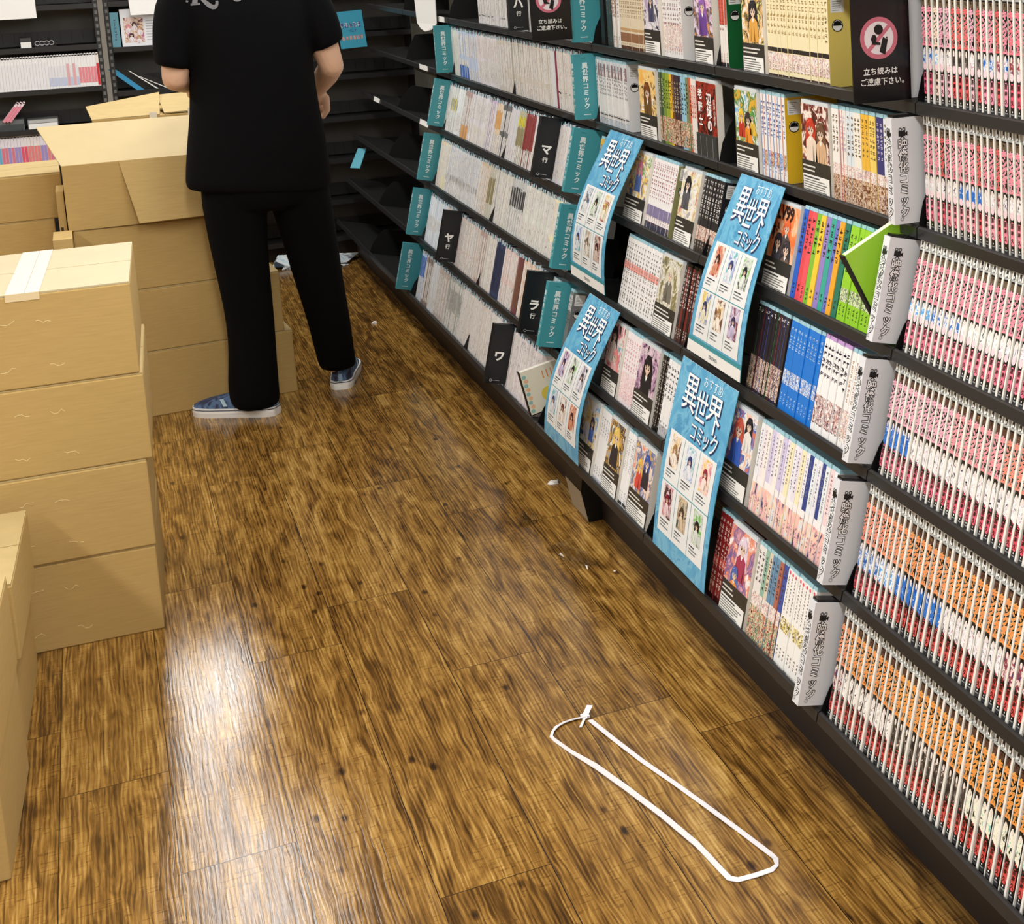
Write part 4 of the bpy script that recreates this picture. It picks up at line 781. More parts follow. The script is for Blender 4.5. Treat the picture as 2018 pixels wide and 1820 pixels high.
# leaning lime comic and the white picture book
o = book_mesh('comic_book', 0.014, S((160, 214, 56), None), False); tag(o, 'lime green comic tipped outward behind the third grey divider', 'comic')
b = MB(); b.box(-0.0022, -0.0006, 0, 0.0018, 0.0146, 0.175, M_BLACK); b.build('spine_edge', o); fs = side_frame(0, -0.0003)
b = MB(); b.rect(fs, 0.072, 0.120, 0.100, 0.152, mat((200, 200, 206), 0.35), 0.0003); b.rect(fs, 0.074, 0.123, 0.092, 0.135, M_BLACK, 0.0006); b.build('cover_label', o)
o.location = (1.167, 2.262, 0.790); o.rotation_euler = (0, math.radians(-25.7), 0)
b = MB(); b.box(0, 0, 0, 0.14, 0.016, 0.127, mat((232, 228, 214), 0.4)); fs = side_frame(0, 0)
b.rect(fs, 0.001, 0.001, 0.139, 0.126, mat((238, 234, 214), 0.35)); b.disc(fs, 0.062, 0.045, 0.020, mat((236, 214, 90), 0.4), 0.0008, 20)
for k in range(9): b.disc(fs, 0.008+0.003*(k % 2), 0.010+0.0125*k, 0.006, mat(((150, 196, 190), (236, 190, 150))[k % 2], 0.4), 0.0008, 8)
for k in range(3): b.rect(fs, 0.058+0.012*k, 0.090, 0.061+0.012*k, 0.112, mat((230, 150, 90)), 0.0008)
o = b.build('picture_book'); o.location = (0.981, 4.046, 0.195); o.rotation_euler = (0, math.radians(-11.3), 0); tag(o, 'white picture book with a yellow circle leaning at the end of the lowest shelf', 'book')
b = MB(); b.box(-0.0025, -0.001, -0.002, 0.0, 0.017, 0.128, M_BLACK); b.box(0, -0.001, -0.0025, 0.14, 0.017, 0.0, M_BLACK); b.build('spine', o)['label'] = 'black spine'
b = MB(); b.box(0, 0, 0, 0.008, 0.10, 0.16, M_PLATE); o = b.build('bookend'); place(o, 4, 3.64, 0.12, H0); tag(o, 'black bookend plate in the empty part of the fourth shelf', 'bookend')
b = MB(); b.box(0, 0, 0, 0.11, 0.03, 0.15, M_PLATE); o = b.build('bookend'); place(o, 1, 3.915, 0.008, H0); tag(o, 'black block bookend right of the teal divider on the top shelf', 'bookend')
# clutter on the empty shelves
def shelf_chip(i, y, w, label):
    b = MB(); b.box(-0.006, 0, -0.020, -0.0042, w, 0.0, M_WHITE); o = b.build('price_label'); place(o, i, y, -0.0005, 0); tag(o, label, 'label')
shelf_chip(2, 6.23, 0.16, 'white label on the empty second shelf beside the far teal divider')
shelf_chip(3, 7.1, 0.14, 'white label on the third empty shelf, middle of the far bay'); shelf_chip(3, 6.02, 0.16, 'white label on the third empty shelf beside the far teal divider')
shelf_chip(1, 5.86, 0.24, 'long white label on the top empty shelf above the far teal divider')
def sheet(name, pts, m, label, cat, th=0.003, draw=None):
    p = [V(q) for q in pts]; n = (p[1]-p[0]).cross(p[3]-p[0]).normalized()
    b = MB(); k = len(p); b.face(p, m); b.face([q-n*th for q in reversed(p)], m)
    for j in range(k):
        q = (j+1) % k; b.face([p[j], p[j]-n*th, p[q]-n*th, p[q]], m)
    if draw: draw(b, p)
    o = b.build(name); c = sum(p, V())/k
    me = o.data; me.transform(Matrix.Translation(-c)); o.location = c; tag(o, label, cat); return o
sheet('paper_sheet', [(1.190, 6.36, 1.34), (1.190, 6.33, 1.165), (1.188, 6.25, 1.145), (1.186, 6.156, 1.138), (1.188, 6.04, 1.150), (1.190, 5.955, 1.175), (1.190, 5.93, 1.34)], M_WHITE, 'white paper sheet hanging over the top empty shelf', 'paper')
def card_draw(b, p):
    o, u, w = p[0], p[1]-p[0], p[3]-p[0]; u = p[1]-p[0]; fr = (p[0], u, w)
    rnd = random.Random(4)
    def bar(x0, y0, x1, y1, m):
        q = [p[0]+u*x+w*y for x, y in ((x0, y0), (x1, y0), (x1, y1), (x0, y1))]; n = u.cross(w).normalized(); b.face([v+n*0.0006 for v in q], m)
    def cell(x, y, w_, h_, m):
        for _ in range(3): yy = y+rnd.random()*h_*0.85; bar(x+rnd.random()*w_*0.2, yy, x+w_*rnd.uniform(0.6, 1), yy+h_*0.14, m)
        for _ in range(2): xx = x+rnd.random()*w_*0.8; bar(xx, y+rnd.random()*h_*0.2, xx+w_*0.16, y+h_*rnd.uniform(0.7, 1), m)
    for k in range(5): cell(0.10+0.165*k, 0.55, 0.135, 0.15, mat((222, 230, 244))); cell(0.115+0.165*k, 0.545, 0.12, 0.15, mat((80, 84, 160)))
    for k in range(3): cell(0.42+0.1*k, 0.42, 0.08, 0.09, mat((60, 110, 170)))
    for k in range(6): cell(0.10+0.14*k, 0.22, 0.115, 0.12, mat((244, 150, 140))); cell(0.11+0.14*k, 0.225, 0.10, 0.11, mat((250, 226, 220)))
sheet('notice_card', [(1.042, 7.40, 1.008), (1.158, 7.40, 1.014), (1.146, 7.405, 1.184), (1.028, 7.405, 1.178)], mat((70, 172, 204), 0.3), 'light blue notice card on the far corner shelf right of the person', 'card', draw=card_draw)
sheet('strip_card', [(1.02, 7.30, 0.47), (1.05, 7.22, 0.475), (1.115, 7.42, 0.535), (1.09, 7.50, 0.53)], mat((110, 190, 210), 0.3), 'pale blue strip of card lying on a low corner shelf', 'card')

# ------------------------------------------------------------------ corner units at the end of the aisle
def end_unit(name, x0, x1, yf, zs, label, top=1.9, depth=0.2):
    r = empty(name, (x0, yf, 0)); tag(r, label, 'shelving'); w = x1-x0
    for z in zs:
        b = MB(); b.prism([(0, 0), (0.004, 0), (0.005, -0.006), (depth, -0.006), (depth, -0.024), (0.0, -0.024)], 'x', 0.02, w-0.02, M_SHELF); b.box(0.02, -0.003, z*0-0.022, w-0.02, 0, -0.002, M_LIP)
        b.box(0.02, depth-0.03, 0.0, w-0.02, depth-0.025, 0.06, M_SHELF)
        n = int(w/0.045)
        for k in range(n): b.box(0.04+k*0.045, depth-0.0312, 0.01, 0.043+k*0.045, depth-0.0302, 0.055, M_BLACK)
        o = b.build('shelf', r); o.location.z = z
    for xx in (0.0, w-0.02):
        b = MB(); b.box(xx, 0.01, 0, xx+0.02, depth+0.03, top, M_SHELF)
        for k in range(int(top/0.03)): b.box(xx+0.005, 0.0085, 0.02+k*0.03, xx+0.015, 0.0098, 0.036+k*0.03, mat((104, 104, 102), 0.4))
        b.build('upright_post', r)
    b = MB(); b.box(0, depth, 0, w, depth+0.02, top, mat((84, 82, 78), 0.5, noise=0.15, nscale=6)); b.build('back_panel', r)
    b = MB(); b.box(0.0, 0.03, 0.0, w, 0.045, 0.06, M_KICK); b.build('kick_panel', r)
    return r
end_unit('shelf_unit', -0.86, 0.062, 7.60, [1.09, 0.905, 0.735, 0.568, 0.40, 0.23, 0.09, 1.27], 'dark end shelf unit behind the cartons holding white and pink cased discs', depth=0.19)
end_unit('shelf_unit', 0.085, 1.43, 7.66, [1.27, 1.066, 0.868, 0.668, 0.468, 0.268, 0.09], 'dark corner shelf unit behind the standing person')
def disc_case(spec, t=0.0095, h=0.15):
    b = MB(); m = mat(spec['base'], 0.3); b.box(-t/2, 0, 0, t/2, 0.10, h, m); fs = side_frame(-t/2, 0)
    for f0, f1, c in spec.get('bands', ()): b.rect(fs, 0.0008, h*f0, t-0.0008, h*f1, c if not isinstance(c, tuple) else mat(c, 0.3))
    b.disc((V((-t/2, 0, 0)), V((1, 0, 0)), V((0, 0, 1))), t/2, h, t/2, m, 0.0, 10)
    return b.build('disc_case')
cs = []
protos = {}
kinds = [(dict(base=(240, 240, 242), bands=((0.1, 0.8, (232, 232, 236)),)), 'white'), (dict(base=(238, 238, 240), bands=((0.1, 0.35, (190, 200, 226)), (0.35, 0.7, (226, 226, 232)))), 'white with a blue foot'), (dict(base=(240, 238, 238), bands=((0.1, 0.75, (224, 170, 176)),)), 'white and pale red'), (dict(base=(240, 240, 240), bands=((0.15, 0.62, (228, 138, 148)),)), 'white and red'), (dict(base=(236, 226, 216), bands=((0.06, 0.72, (204, 48, 60)),)), 'solid red')]
n = 34
for k in range(n):
    x = 0.036-(n-1-k)*0.0118
    s = 4 if k == n-1 else (3 if k > n-8 else (2 if k > n-13 and k % 2 else (1 if k > n-18 else 0)))
    if s not in protos: o = protos[s] = disc_case(kinds[s][0], 0.0114, 0.148)
    else: o = copy_tree(protos[s])
    o.location = (x, 7.608, 0.905-0.0055); tag(o, '%s slim disc case on the upper row of the end shelf' % kinds[s][1], 'disc case', 'disc cases on the upper row')
kinds2 = [(dict(base=(226, 228, 234), bands=((0.0, 0.68, (110, 170, 206)),)), 'blue'), (dict(base=(230, 226, 234), bands=((0.0, 0.68, (214, 120, 140)),)), 'rose'), (dict(base=(230, 226, 236), bands=((0.0, 0.68, (160, 140, 200)),)), 'lilac'), (dict(base=(230, 226, 230), bands=((0.0, 0.68, (224, 84, 110)),)), 'strong pink'), (dict(base=(232, 226, 226), bands=((0.0, 0.68, (226, 130, 130)),)), 'salmon')]
protos = {}
order = [0, 0, 0, 1, 1, 2, 1, 2, 2, 3, 3, 4, 4, 4, 4, 2, 2, 4, 1, 4, 1, 3]
for k, s in enumerate(order):
    x = -0.405+k*0.0125
    if s not in protos: o = protos[s] = disc_case(kinds2[s][0], 0.0119, 0.145)
    else: o = copy_tree(protos[s])
    o.location = (x, 7.608, 0.568-0.0055); tag(o, '%s slim disc case on the lower row behind the cartons' % kinds2[s][1], 'disc case', 'disc cases on the lower row')
for k in range(3):
    if k == 0: o = disc_case(dict(base=(236, 214, 222), bands=((0.0, 0.8, (226, 140, 160)),)), 0.0105, 0.10)
    else: o = copy_tree(p0)
    p0 = o; o.location = (-0.352+k*0.012, 7.60, 0.775); o.rotation_euler = (0, math.radians(38), 0); tag(o, 'pink disc case leaning at the left edge above the clear trays', 'disc case', 'leaning pink disc cases')
def tray(x, y, z, w, d, h, label, mats_):
    b = MB(); b.box(0, 0, 0, w, d, h, mats_[0]); b.rect(side_frame(0, 0), 0.003, 0.003, w-0.003, h*0.6, mats_[1]); b.rect(side_frame(0, 0), 0.003, h*0.66, w-0.003, h*0.95, mats_[2])
    o = b.build('display_tray'); o.location = (x, y, z); tag(o, label, 'tray')
tray(-0.255, 7.612, 1.0845, 0.046, 0.06, 0.050, 'small tray with a white front on the upper end shelf', (M_BLACK, M_PAPER, mat((60, 60, 60))))
b = MB(); b.box(0, 0, 0, 0.085, 0.05, 0.004, M_BLACK)
for k in range(4): b.disc(side_frame(0, 0.0), 0.012+0.018*k, 0.022, 0.011, mat((170, 170, 172), 0.2), 0.001, 12, hole=0.7)
b.box(0, 0, 0.0, 0.085, 0.003, 0.010, M_BLACK); o = b.build('wire_stand'); o.location = (-0.20, 7.612, 1.0845); tag(o, 'wire stand beside the small tray on the upper end shelf', 'stand')
tray(-0.375, 7.612, 0.7295, 0.10, 0.10, 0.052, 'clear grey tray on the end shelf above the pink cases, left one', (mat((96, 102, 106), 0.1), mat((70, 78, 82), 0.1), mat((110, 116, 118), 0.1)))
tray(-0.262, 7.612, 0.7295, 0.118, 0.10, 0.046, 'clear tray with white cards on the end shelf above the pink cases', (mat((120, 124, 126), 0.1), M_PAPER, mat((180, 184, 184), 0.2)))
tray(0.005, 7.604, 0.7295, 0.032, 0.05, 0.07, 'small white canister at the end of the shelf behind the flapped carton', (M_WHITE, M_PAPER, M_WHITE))
def paper_marks(b, p):
    u, w = p[1]-p[0], p[3]-p[0]; n = u.cross(w).normalized(); rnd = random.Random(2)
    for k in range(4):
        q = [p[0]+u*x+w*y+n*0.0006 for x, y in ((0.1+0.08*k, 0.3), (0.15+0.08*k, 0.3), (0.15+0.08*k, 0.33), (0.1+0.08*k, 0.33))]; b.face(q, mat((190, 170, 170)))
sheet('notice_sheet', [(-0.45, 7.585, 1.216), (-0.178, 7.585, 1.217), (-0.178, 7.59, 1.42), (-0.45, 7.59, 1.42)], M_WHITE, 'white notice sheet at the top left over the end shelf', 'paper', draw=paper_marks)
sheet('notice_sheet', [(0.19, 7.628, 1.206), (0.34, 7.628, 1.206), (0.34, 7.63, 1.36), (0.185, 7.63, 1.36)], M_WHITE, 'white notice sheet above the framed picture left of the person', 'paper')
b = MB(); b.box(0, 0, 0, 0.155, 0.02, 0.172, mat((236, 238, 244), 0.3)); fs = side_frame(0, 0)
b.rect(fs, 0.012, 0.022, 0.092, 0.134, art([(60, 40, 60), (190, 120, 150), (244, 226, 220), (220, 190, 160), (110, 60, 80)], 50)); rnd = random.Random(1)
for a, c in ((0.03, 0.10), (0.055, 0.11), (0.075, 0.09), (0.04, 0.06), (0.07, 0.05)): figure(b, fs, a, c-0.012, 0.022, random.choice(((60, 40, 50), (190, 150, 110), (220, 130, 150))), (240, 230, 236), rnd)
for k in range(8): b.rect(fs, 0.102, 0.030+0.012*k, 0.145, 0.034+0.012*k, mat((180, 184, 190)))
o = b.build('picture_stand'); o.location = (0.146, 7.672, 1.0605); tag(o, 'white display panel with a printed group picture left of the person', 'panel')
b = MB(); b.box(0, 0, 0, 0.034, 0.08, 0.160, mat((96, 148, 164), 0.35)); spine_marks(b, side_frame(0.008, 0), 0.018, 0.03, 0.13, mat((60, 90, 100)), 5, 0.6); o = b.build('binder'); o.location = (0.106, 7.668, 1.0605); tag(o, 'teal binder standing left of the display panel', 'binder')
def plank_sheet(name, pts, y, th, m, label, cat):
    b = MB(); b.prism(pts, 'y', y, y+th, m); cx = sum(p[0] for p in pts)/len(pts); cz = min(p[1] for p in pts)
    o = b.build(name); o.data.transform(Matrix.Translation((-cx, -y, -cz))); o.location = (cx, y, cz); tag(o, label, cat); return o
plank_sheet('display_board', [(0.192, 0.8625), (0.36, 0.8625), (0.30, 0.900), (0.172, 0.956), (0.076, 0.968)], 7.690, 0.008, mat((40, 42, 44), 0.15), 'dark glossy board lying tilted on the corner shelf behind the flapped box', 'board')
plank_sheet('blue_strip', [(0.188, 0.8625), (0.218, 0.8625), (0.108, 0.9645), (0.074, 0.968)], 7.684, 0.005, mat((60, 150, 196), 0.3), 'bright blue strip along the left edge of the dark tilted board', 'strip')
for k, x0 in enumerate((0.155, 0.198)):
    plank_sheet('white_strip', [(x0+0.115, 0.8625), (x0+0.124, 0.8625), (x0+0.006, 0.956-0.03*k), (x0, 0.957-0.03*k)], 7.680, 0.003, M_WHITE, ('thin white strip across the dark tilted board, left one', 'thin white strip across the dark tilted board, right one')[k], 'strip')
# papers and wrapping on the floor of the corner
sheet('wrapping_sheet', [(0.66, 7.50, 0.012), (0.98, 7.40, 0.012), (1.06, 7.56, 0.020), (0.70, 7.585, 0.05)], art([(90, 150, 180), (170, 210, 226), (230, 238, 242), (60, 70, 80)], 9, 0.12), 'crumpled blue and white wrapping sheet on the floor in the far corner', 'wrapping', 0.004)
sheet('wrapping_sheet', [(0.70, 7.46, 0.003), (0.98, 7.37, 0.003), (0.99, 7.39, 0.006), (0.71, 7.49, 0.008)], art([(24, 24, 26), (60, 62, 64), (220, 224, 226), (30, 30, 32)], 14, 0.1), 'dark plastic wrapping strip on the floor in front of the blue sheet', 'wrapping', 0.002)

# ------------------------------------------------------------------ cartons
def carton(name, loc, w, d, h, rz, label, group=None, marks=1, tape=True, seam=True, mtop=None, gap=0.004, seed=1, tapes=((0.30, 0.05),)):
    """origin = front right bottom corner; front faces -y; body with a folded top, tape pieces"""
    r = random.Random(seed)
    b = MB(); b.box(-w, 0, 0, 0, d, h-0.004, M_CARD)
    o = b.build(name); o.location = loc; o.rotation_euler = (0, 0, math.radians(rz)); tag(o, label, 'box', group)
    bv = o.modifiers.new('bevel', 'BEVEL'); bv.width = 0.003; bv.segments = 2
    # two long top flaps meeting in the middle, edges just lifted
    for k, (y0, y1) in enumerate(((0.002, d/2-gap/2), (d/2+gap/2, d-0.002))):
        f = MB(); lift = r.uniform(0.0, 0.001)
        f.box(-w+0.001, y0, h-0.004+0.0003, -0.001, y1, h, mtop or M_CARDTOP); f.build('top_flap', o)
    if marks:
        t = MB(); fs = side_frame(0, 0)
        for (cx, cz) in ((-w*0.60, h*0.70), (-w*0.44, h*0.68), (-w*0.62, h*0.2), (-w*0.40, h*0.2)):
            pts = [(cx+k*0.007, cz+r.uniform(-0.004, 0.006)) for k in range(5)]
            for p, q in zip(pts, pts[1:]): t.poly(fs, [(p[0], p[1]), (q[0], q[1]), (q[0], q[1]+0.0013), (p[0], p[1]+0.0013)], M_TORN, 0.0006)
        t.build('torn_tape_mark', o)['label'] = 'pale scratch left by torn tape'
    return o
BL_ = 'cartons in the near left stack'
c1 = carton('cardboard_box', (0.022, 3.605, 0.0), 0.42, 0.48, 0.197, -2.6, 'lowest closed cardboard box of the front stack of four', BL_, seed=1)
c2 = carton('cardboard_box', (0.024, 3.603, 0.1975), 0.42, 0.48, 0.197, -2.2, 'second cardboard box from the floor in the front stack of four', BL_, seed=2)
c3 = carton('cardboard_box', (0.036, 3.604, 0.395), 0.42, 0.48, 0.194, -2.4, 'third cardboard box from the floor in the front stack of four', BL_, seed=3)
c4 = carton('cardboard_box', (0.030, 3.604, 0.5895), 0.42, 0.50, 0.203, -2.4, 'top cardboard box with white tape across it, on the front stack of four', BL_, seed=4, mtop=mat((192, 178, 142), 0.6, noise=0.03, nscale=12))
t = MB()
for y0, y1 in ((-0.200, -0.236), (-0.172, -0.199)): t.box(y1, -0.0006, 0.2034, y0, 0.5, 0.2042, mat((238, 230, 216), 0.25))
t.box(-0.236, -0.0012, 0.188, -0.172, -0.0004, 0.2042, mat((226, 206, 164), 0.3)); o = t.build('tape', c4); o['label'] = 'wide strip of pale packing tape over the lid seam'
carton('cardboard_box', (-0.241, 3.129, 0.0), 0.40, 0.42, 0.195, -2.0, 'lower box at the left edge in front of the stack of four', 'boxes at the left edge', seed=5, marks=0)
carton('cardboard_box', (-0.226, 3.133, 0.1955), 0.40, 0.42, 0.150, -2.0, 'upper box at the left edge in front of the stack of four', 'boxes at the left edge', seed=6, marks=0)
carton('cardboard_box', (-0.249, 2.712, 0.0), 0.40, 0.38, 0.205, -2.5, 'lower box nearest the camera at the left edge', 'boxes at the left edge', seed=7, marks=0)
carton('cardboard_box', (-0.243, 2.716, 0.2055), 0.40, 0.38, 0.172, -2.0, 'upper box nearest the camera at the left edge', 'boxes at the left edge', seed=8, marks=0)
GB = 'cartons in the stack beside the person'
carton('cardboard_box', (0.517, 5.366, 0.0), 0.455, 0.36, 0.215, 4.0, 'lowest box of the stack behind the left leg of the person', GB, seed=9, marks=0)
carton('cardboard_box', (0.493, 5.366, 0.2155), 0.445, 0.36, 0.205, 4.0, 'second box from the floor in the stack beside the person', GB, seed=10, marks=0)
c = carton('cardboard_box', (0.395, 5.362, 0.4210), 0.49, 0.36, 0.213, 3.0, 'dented third box under the open carton beside the person', GB, seed=11, marks=0)
t = MB(); t.box(-0.10, -0.0015, 0.02, -0.075, 0.0, 0.085, mat((176, 146, 92), 0.35)); t.box(-0.105, -0.0025, 0.02, -0.07, 0.0, 0.026, mat((200, 176, 130), 0.3)); t.build('tape', c)
# open carton with its flaps spread
def flap(parent, name, pts, m, th=0.005):
    p = [V(q) for q in pts]; n = (p[1]-p[0]).cross(p[3]-p[0]).normalized(); b = MB()
    b.face(p, m); b.face([q-n*th for q in reversed(p)], m)
    for j in range(4):
        q = (j+1) % 4; b.face([p[j], p[j]-n*th, p[q]-n*th, p[q]], m)
    return b.build(name, parent)
oc = empty('open_cardboard_box', (-0.108, 5.335, 0.6345)); tag(oc, 'open cardboard box with its flaps spread on top of the stack beside the person', 'box')
b = MB(); W2, D2, H2, T2 = 0.47, 0.33, 0.205, 0.005
b.box(0, 0, 0, W2, T2, H2, M_CARD); b.box(0, D2-T2, 0, W2, D2, H2, M_CARD); b.box(0, T2, 0, T2, D2-T2, H2, M_CARD); b.box(W2-T2, T2, 0, W2, D2-T2, H2, M_CARD); b.box(T2, T2, 0, W2-T2, D2-T2, T2, M_CARDIN)
b.build('body', oc)
flap(oc, 'raised_flap', [(0.0, 0.004, H2+0.001), (W2, 0.004, H2+0.001), (W2+0.02, 0.235, H2+0.105), (-0.062, 0.235, H2+0.105)], mat((190, 170, 124), 0.65, noise=0.02, nscale=20))
flap(oc, 'front_flap', [(0.200, -0.042, 0.008), (W2, -0.042, 0.012), (W2, -0.001, H2+0.0015), (0.160, -0.001, H2+0.0015)], M_CARDIN)
# boxes further back
carton('cardboard_box', (-0.118, 5.60, 0.6410), 0.40, 0.34, 0.150, 1.5, 'upper box of the pair at the left edge behind the taped box', 'boxes behind at the left', seed=12, marks=0)
carton('cardboard_box', (-0.150, 5.60, 0.4400), 0.40, 0.34, 0.2005, 1.5, 'middle box at the left edge behind the taped box', 'boxes behind at the left', seed=13, marks=0)
carton('cardboard_box', (-0.140, 5.60, 0.2200), 0.40, 0.34, 0.2195, 1.5, 'box hidden behind the front stack, second from the floor', 'boxes behind at the left', seed=14, marks=0)
carton('cardboard_box', (-0.140, 5.60, 0.0), 0.40, 0.34, 0.2195, 1.5, 'box hidden behind the front stack on the floor', 'boxes behind at the left', seed=15, marks=0)
def edge_box(x0, x1, y, z0, z1, label):
    b = MB(); b.box(0, 0, 0, x1-x0, 0.16, z1-z0, M_CARDIN); r = random.Random(3)
    o = b.build('small_carton'); o.location = (x0, y, z0); tag(o, label, 'box')
    c = MB(); fs = side_frame(0, 0); w, h = x1-x0, z1-z0
    for k in range(6): c.rect(fs, w*0.2, h*(0.1+0.14*k), w*r.uniform(0.5, 0.9), h*(0.15+0.14*k), (M_TORN, M_CARDDARK)[k % 2])
    c.build('torn_edge', o)
b = MB()
edge_box(-0.1335, -0.1125, 5.40, 0.0, 0.752, 'narrow upright cardboard piece between the two left stacks')
edge_box(-0.150, -0.098, 5.16, 0.0, 0.64, 'short cardboard piece with torn edges behind the taped box')
# carton with lifted flaps behind
eb = carton('cardboard_box', (0.43, 6.20, 0.62), 0.44, 0.40, 0.275, -1.0, 'cardboard box with lifted lid flaps behind the open carton', 'cartons behind the open one', seed=16, marks=0)
for c_ in list(eb.children):
    bpy.data.objects.remove(c_)
flap(eb, 'lid_flap', [(-0.44, 0.0, 0.272), (-0.215, 0.0, 0.274), (-0.205, 0.24, 0.335), (-0.46, 0.24, 0.300)], M_CARDTOP)
flap(eb, 'lid_flap', [(-0.20, 0.0, 0.278), (0.0, 0.0, 0.282), (0.0, 0.24, 0.33), (-0.215, 0.24, 0.325)], M_CARDTOP)
t = MB(); t.box(-0.25, -0.003, 0.245, -0.225, 0.0, 0.283, M_TAPE); t.box(-0.12, -0.003, 0.25, -0.10, 0.0, 0.29, M_TAPE); t.build('tape', eb)
for k, z0 in enumerate((0.0, 0.21, 0.415)):
    carton('cardboard_box', (0.43, 6.20, z0), 0.44, 0.40, 0.2045, -1.0, ('box on the floor under the flapped box behind', 'second box under the flapped box behind', 'third box under the flapped box behind')[k], 'cartons behind the open one', seed=20+k, marks=0)

# ------------------------------------------------------------------ strap loop and scraps on the floor
PTS = [(0.721, 2.728), (0.700, 2.730), (0.681, 2.728), (0.664, 2.720), (0.652, 2.706), (0.645, 2.690), (0.646, 2.672), (0.662, 2.612), (0.684, 2.535), (0.710, 2.428), (0.735, 2.323), (0.758, 2.215), (0.768, 2.140), (0.773, 2.112), (0.784, 2.101), (0.812, 2.098), (0.841, 2.098), (0.853, 2.106), (0.858, 2.122), (0.856, 2.140), (0.836, 2.232), (0.814, 2.328), (0.792, 2.420), (0.767, 2.517), (0.745, 2.620), (0.727, 2.712)]
b = MB(); n = len(PTS); ctr = V((0.75, 2.42, 0)); ring = []
for k, (x, y) in enumerate(PTS):
    p, q = V((*PTS[max(0, k-1)], 0)), V((*PTS[min(n-1, k+1)], 0)); d = (q-p).normalized(); s = V((-d.y, d.x, 0))
    tw = 1.0 if 6 <= k <= 12 else (0.1 if k > 18 else 0.25)
    hw = 0.0052 if k > 17 or k < 4 else (0.0046 if 8 <= k <= 16 else 0.0032); side = s*hw*math.cos(tw); up = V((0, 0, hw*math.sin(tw)))
    c = V((x, y, 0.0012+abs(up.z)+(0.006*math.sin(PI*(k-7)/5) if 7 < k < 12 else 0)))-ctr
    ring.append((c-side-up, c+side+up))
th = V((0, 0, 0.0009)); M_STRAP = mat((240, 238, 242), 0.3)
for (a0, a1), (b0, b1) in zip(ring, ring[1:]):
    b.face([a0+th, b0+th, b1+th, a1+th], M_STRAP); b.face([a0, a1, b1, b0], M_STRAP); b.face([a0, b0, b0+th, a0+th], M_STRAP); b.face([a1, a1+th, b1+th, b1], M_STRAP)
o = b.build('packing_strap'); o.location = ctr; tag(o, 'white packing strap lying in a long loop on the wooden floor', 'strap')
k = MB()
def rib(p, q, w, m, z0, z1):
    p, q = V((*p, z0)), V((*q, z1)); d = (q-p).normalized(); s = V((-d.y, d.x, 0))*w; u = V((0, 0, 0.001))
    k.face([p-s-ctr+u, q-s-ctr+u, q+s-ctr+u, p+s-ctr+u], m); k.face([p-s-ctr, p+s-ctr, q+s-ctr, q-s-ctr], m)
rib((0.718, 2.722), (0.738, 2.748), 0.006, M_STRAP, 0.003, 0.012); rib((0.724, 2.728), (0.703, 2.694), 0.0025, M_STRAP, 0.004, 0.002); k.box(-0.035, 0.302, 0.001, -0.02, 0.316, 0.006, M_STRAP); k.build('knot', o)
def scrap(x, y, s, label, m, seed):
    r = random.Random(seed); b = MB(); pts = [(s*r.uniform(0.5, 1)*math.cos(2*PI*j/8), s*r.uniform(0.4, 1)*math.sin(2*PI*j/8)) for j in range(8)]
    top = [(px*0.8, py*0.8, s*r.uniform(0.15, 0.45)) for px, py in pts]
    for j in range(8):
        q = (j+1) % 8; b.face([(pts[j][0], pts[j][1], 0.0005), (pts[q][0], pts[q][1], 0.0005), top[q], top[j]], m); b.face([top[j], top[q], (0, 0, s*0.3)], m)
    o = b.build('paper_scrap'); o.location = (x, y, 0); tag(o, label, 'scrap')
scrap(0.90, 6.168, 0.018, 'tiny white scrap on the floor right of the person', M_WHITE, 1); scrap(1.020, 4.02, 0.020, 'white scrap on the floor beyond the bracket', mat((220, 214, 206), 0.3), 2); scrap(1.055, 3.95, 0.012, 'small grey-white flake on the floor right beside the bracket', mat((190, 184, 176), 0.3), 7)
def glint_film(x, y, w, d, rz, label, seed):  # crinkled clear film, added to put glints on the floor
    r = random.Random(seed); b = MB(); nx, ny = 9, 7
    P = [[((i/(nx-1)-0.5)*w*(0.75+0.25*r.random()), (j/(ny-1)-0.5)*d*(0.75+0.25*r.random()), 0.0008+r.random()**2*0.007) for i in range(nx)] for j in range(ny)]
    m = bpy.data.materials.new('clear_film'); m.use_nodes = True; q = bsdf(m); q.inputs['Roughness'].default_value = 0.06; q.inputs['Transmission Weight'].default_value = 1.0; q.inputs['IOR'].default_value = 1.12; q.inputs['Coat Weight'].default_value = 0.6; q.inputs['Coat Roughness'].default_value = 0.04
    for j in range(ny-1):
        for i in range(nx-1): b.face([P[j][i], P[j][i+1], P[j+1][i+1]], m); b.face([P[j][i], P[j+1][i+1], P[j+1][i]], m)
    o = b.build('glint_film'); o.location = (x, y, 0); o.rotation_euler = (0, 0, rz); tag(o, label, 'plastic film')
glint_film(0.925, 3.50, 0.075, 0.20, 0.15, 'crinkled clear film scrap added for glints on the floor by the low poster', 5)
glint_film(0.890, 3.79, 0.05, 0.09, -0.3, 'smaller clear film scrap added for glints on the floor left of the bracket', 6)
scrap(1.073, 1.815, 0.014, 'cream crumb on the floor by the lower right edge', mat((240, 226, 180), 0.6), 3)
scrap(0.985, 3.36, 0.004, 'smallest white crumb on the floor by the low poster', M_WHITE, 4)

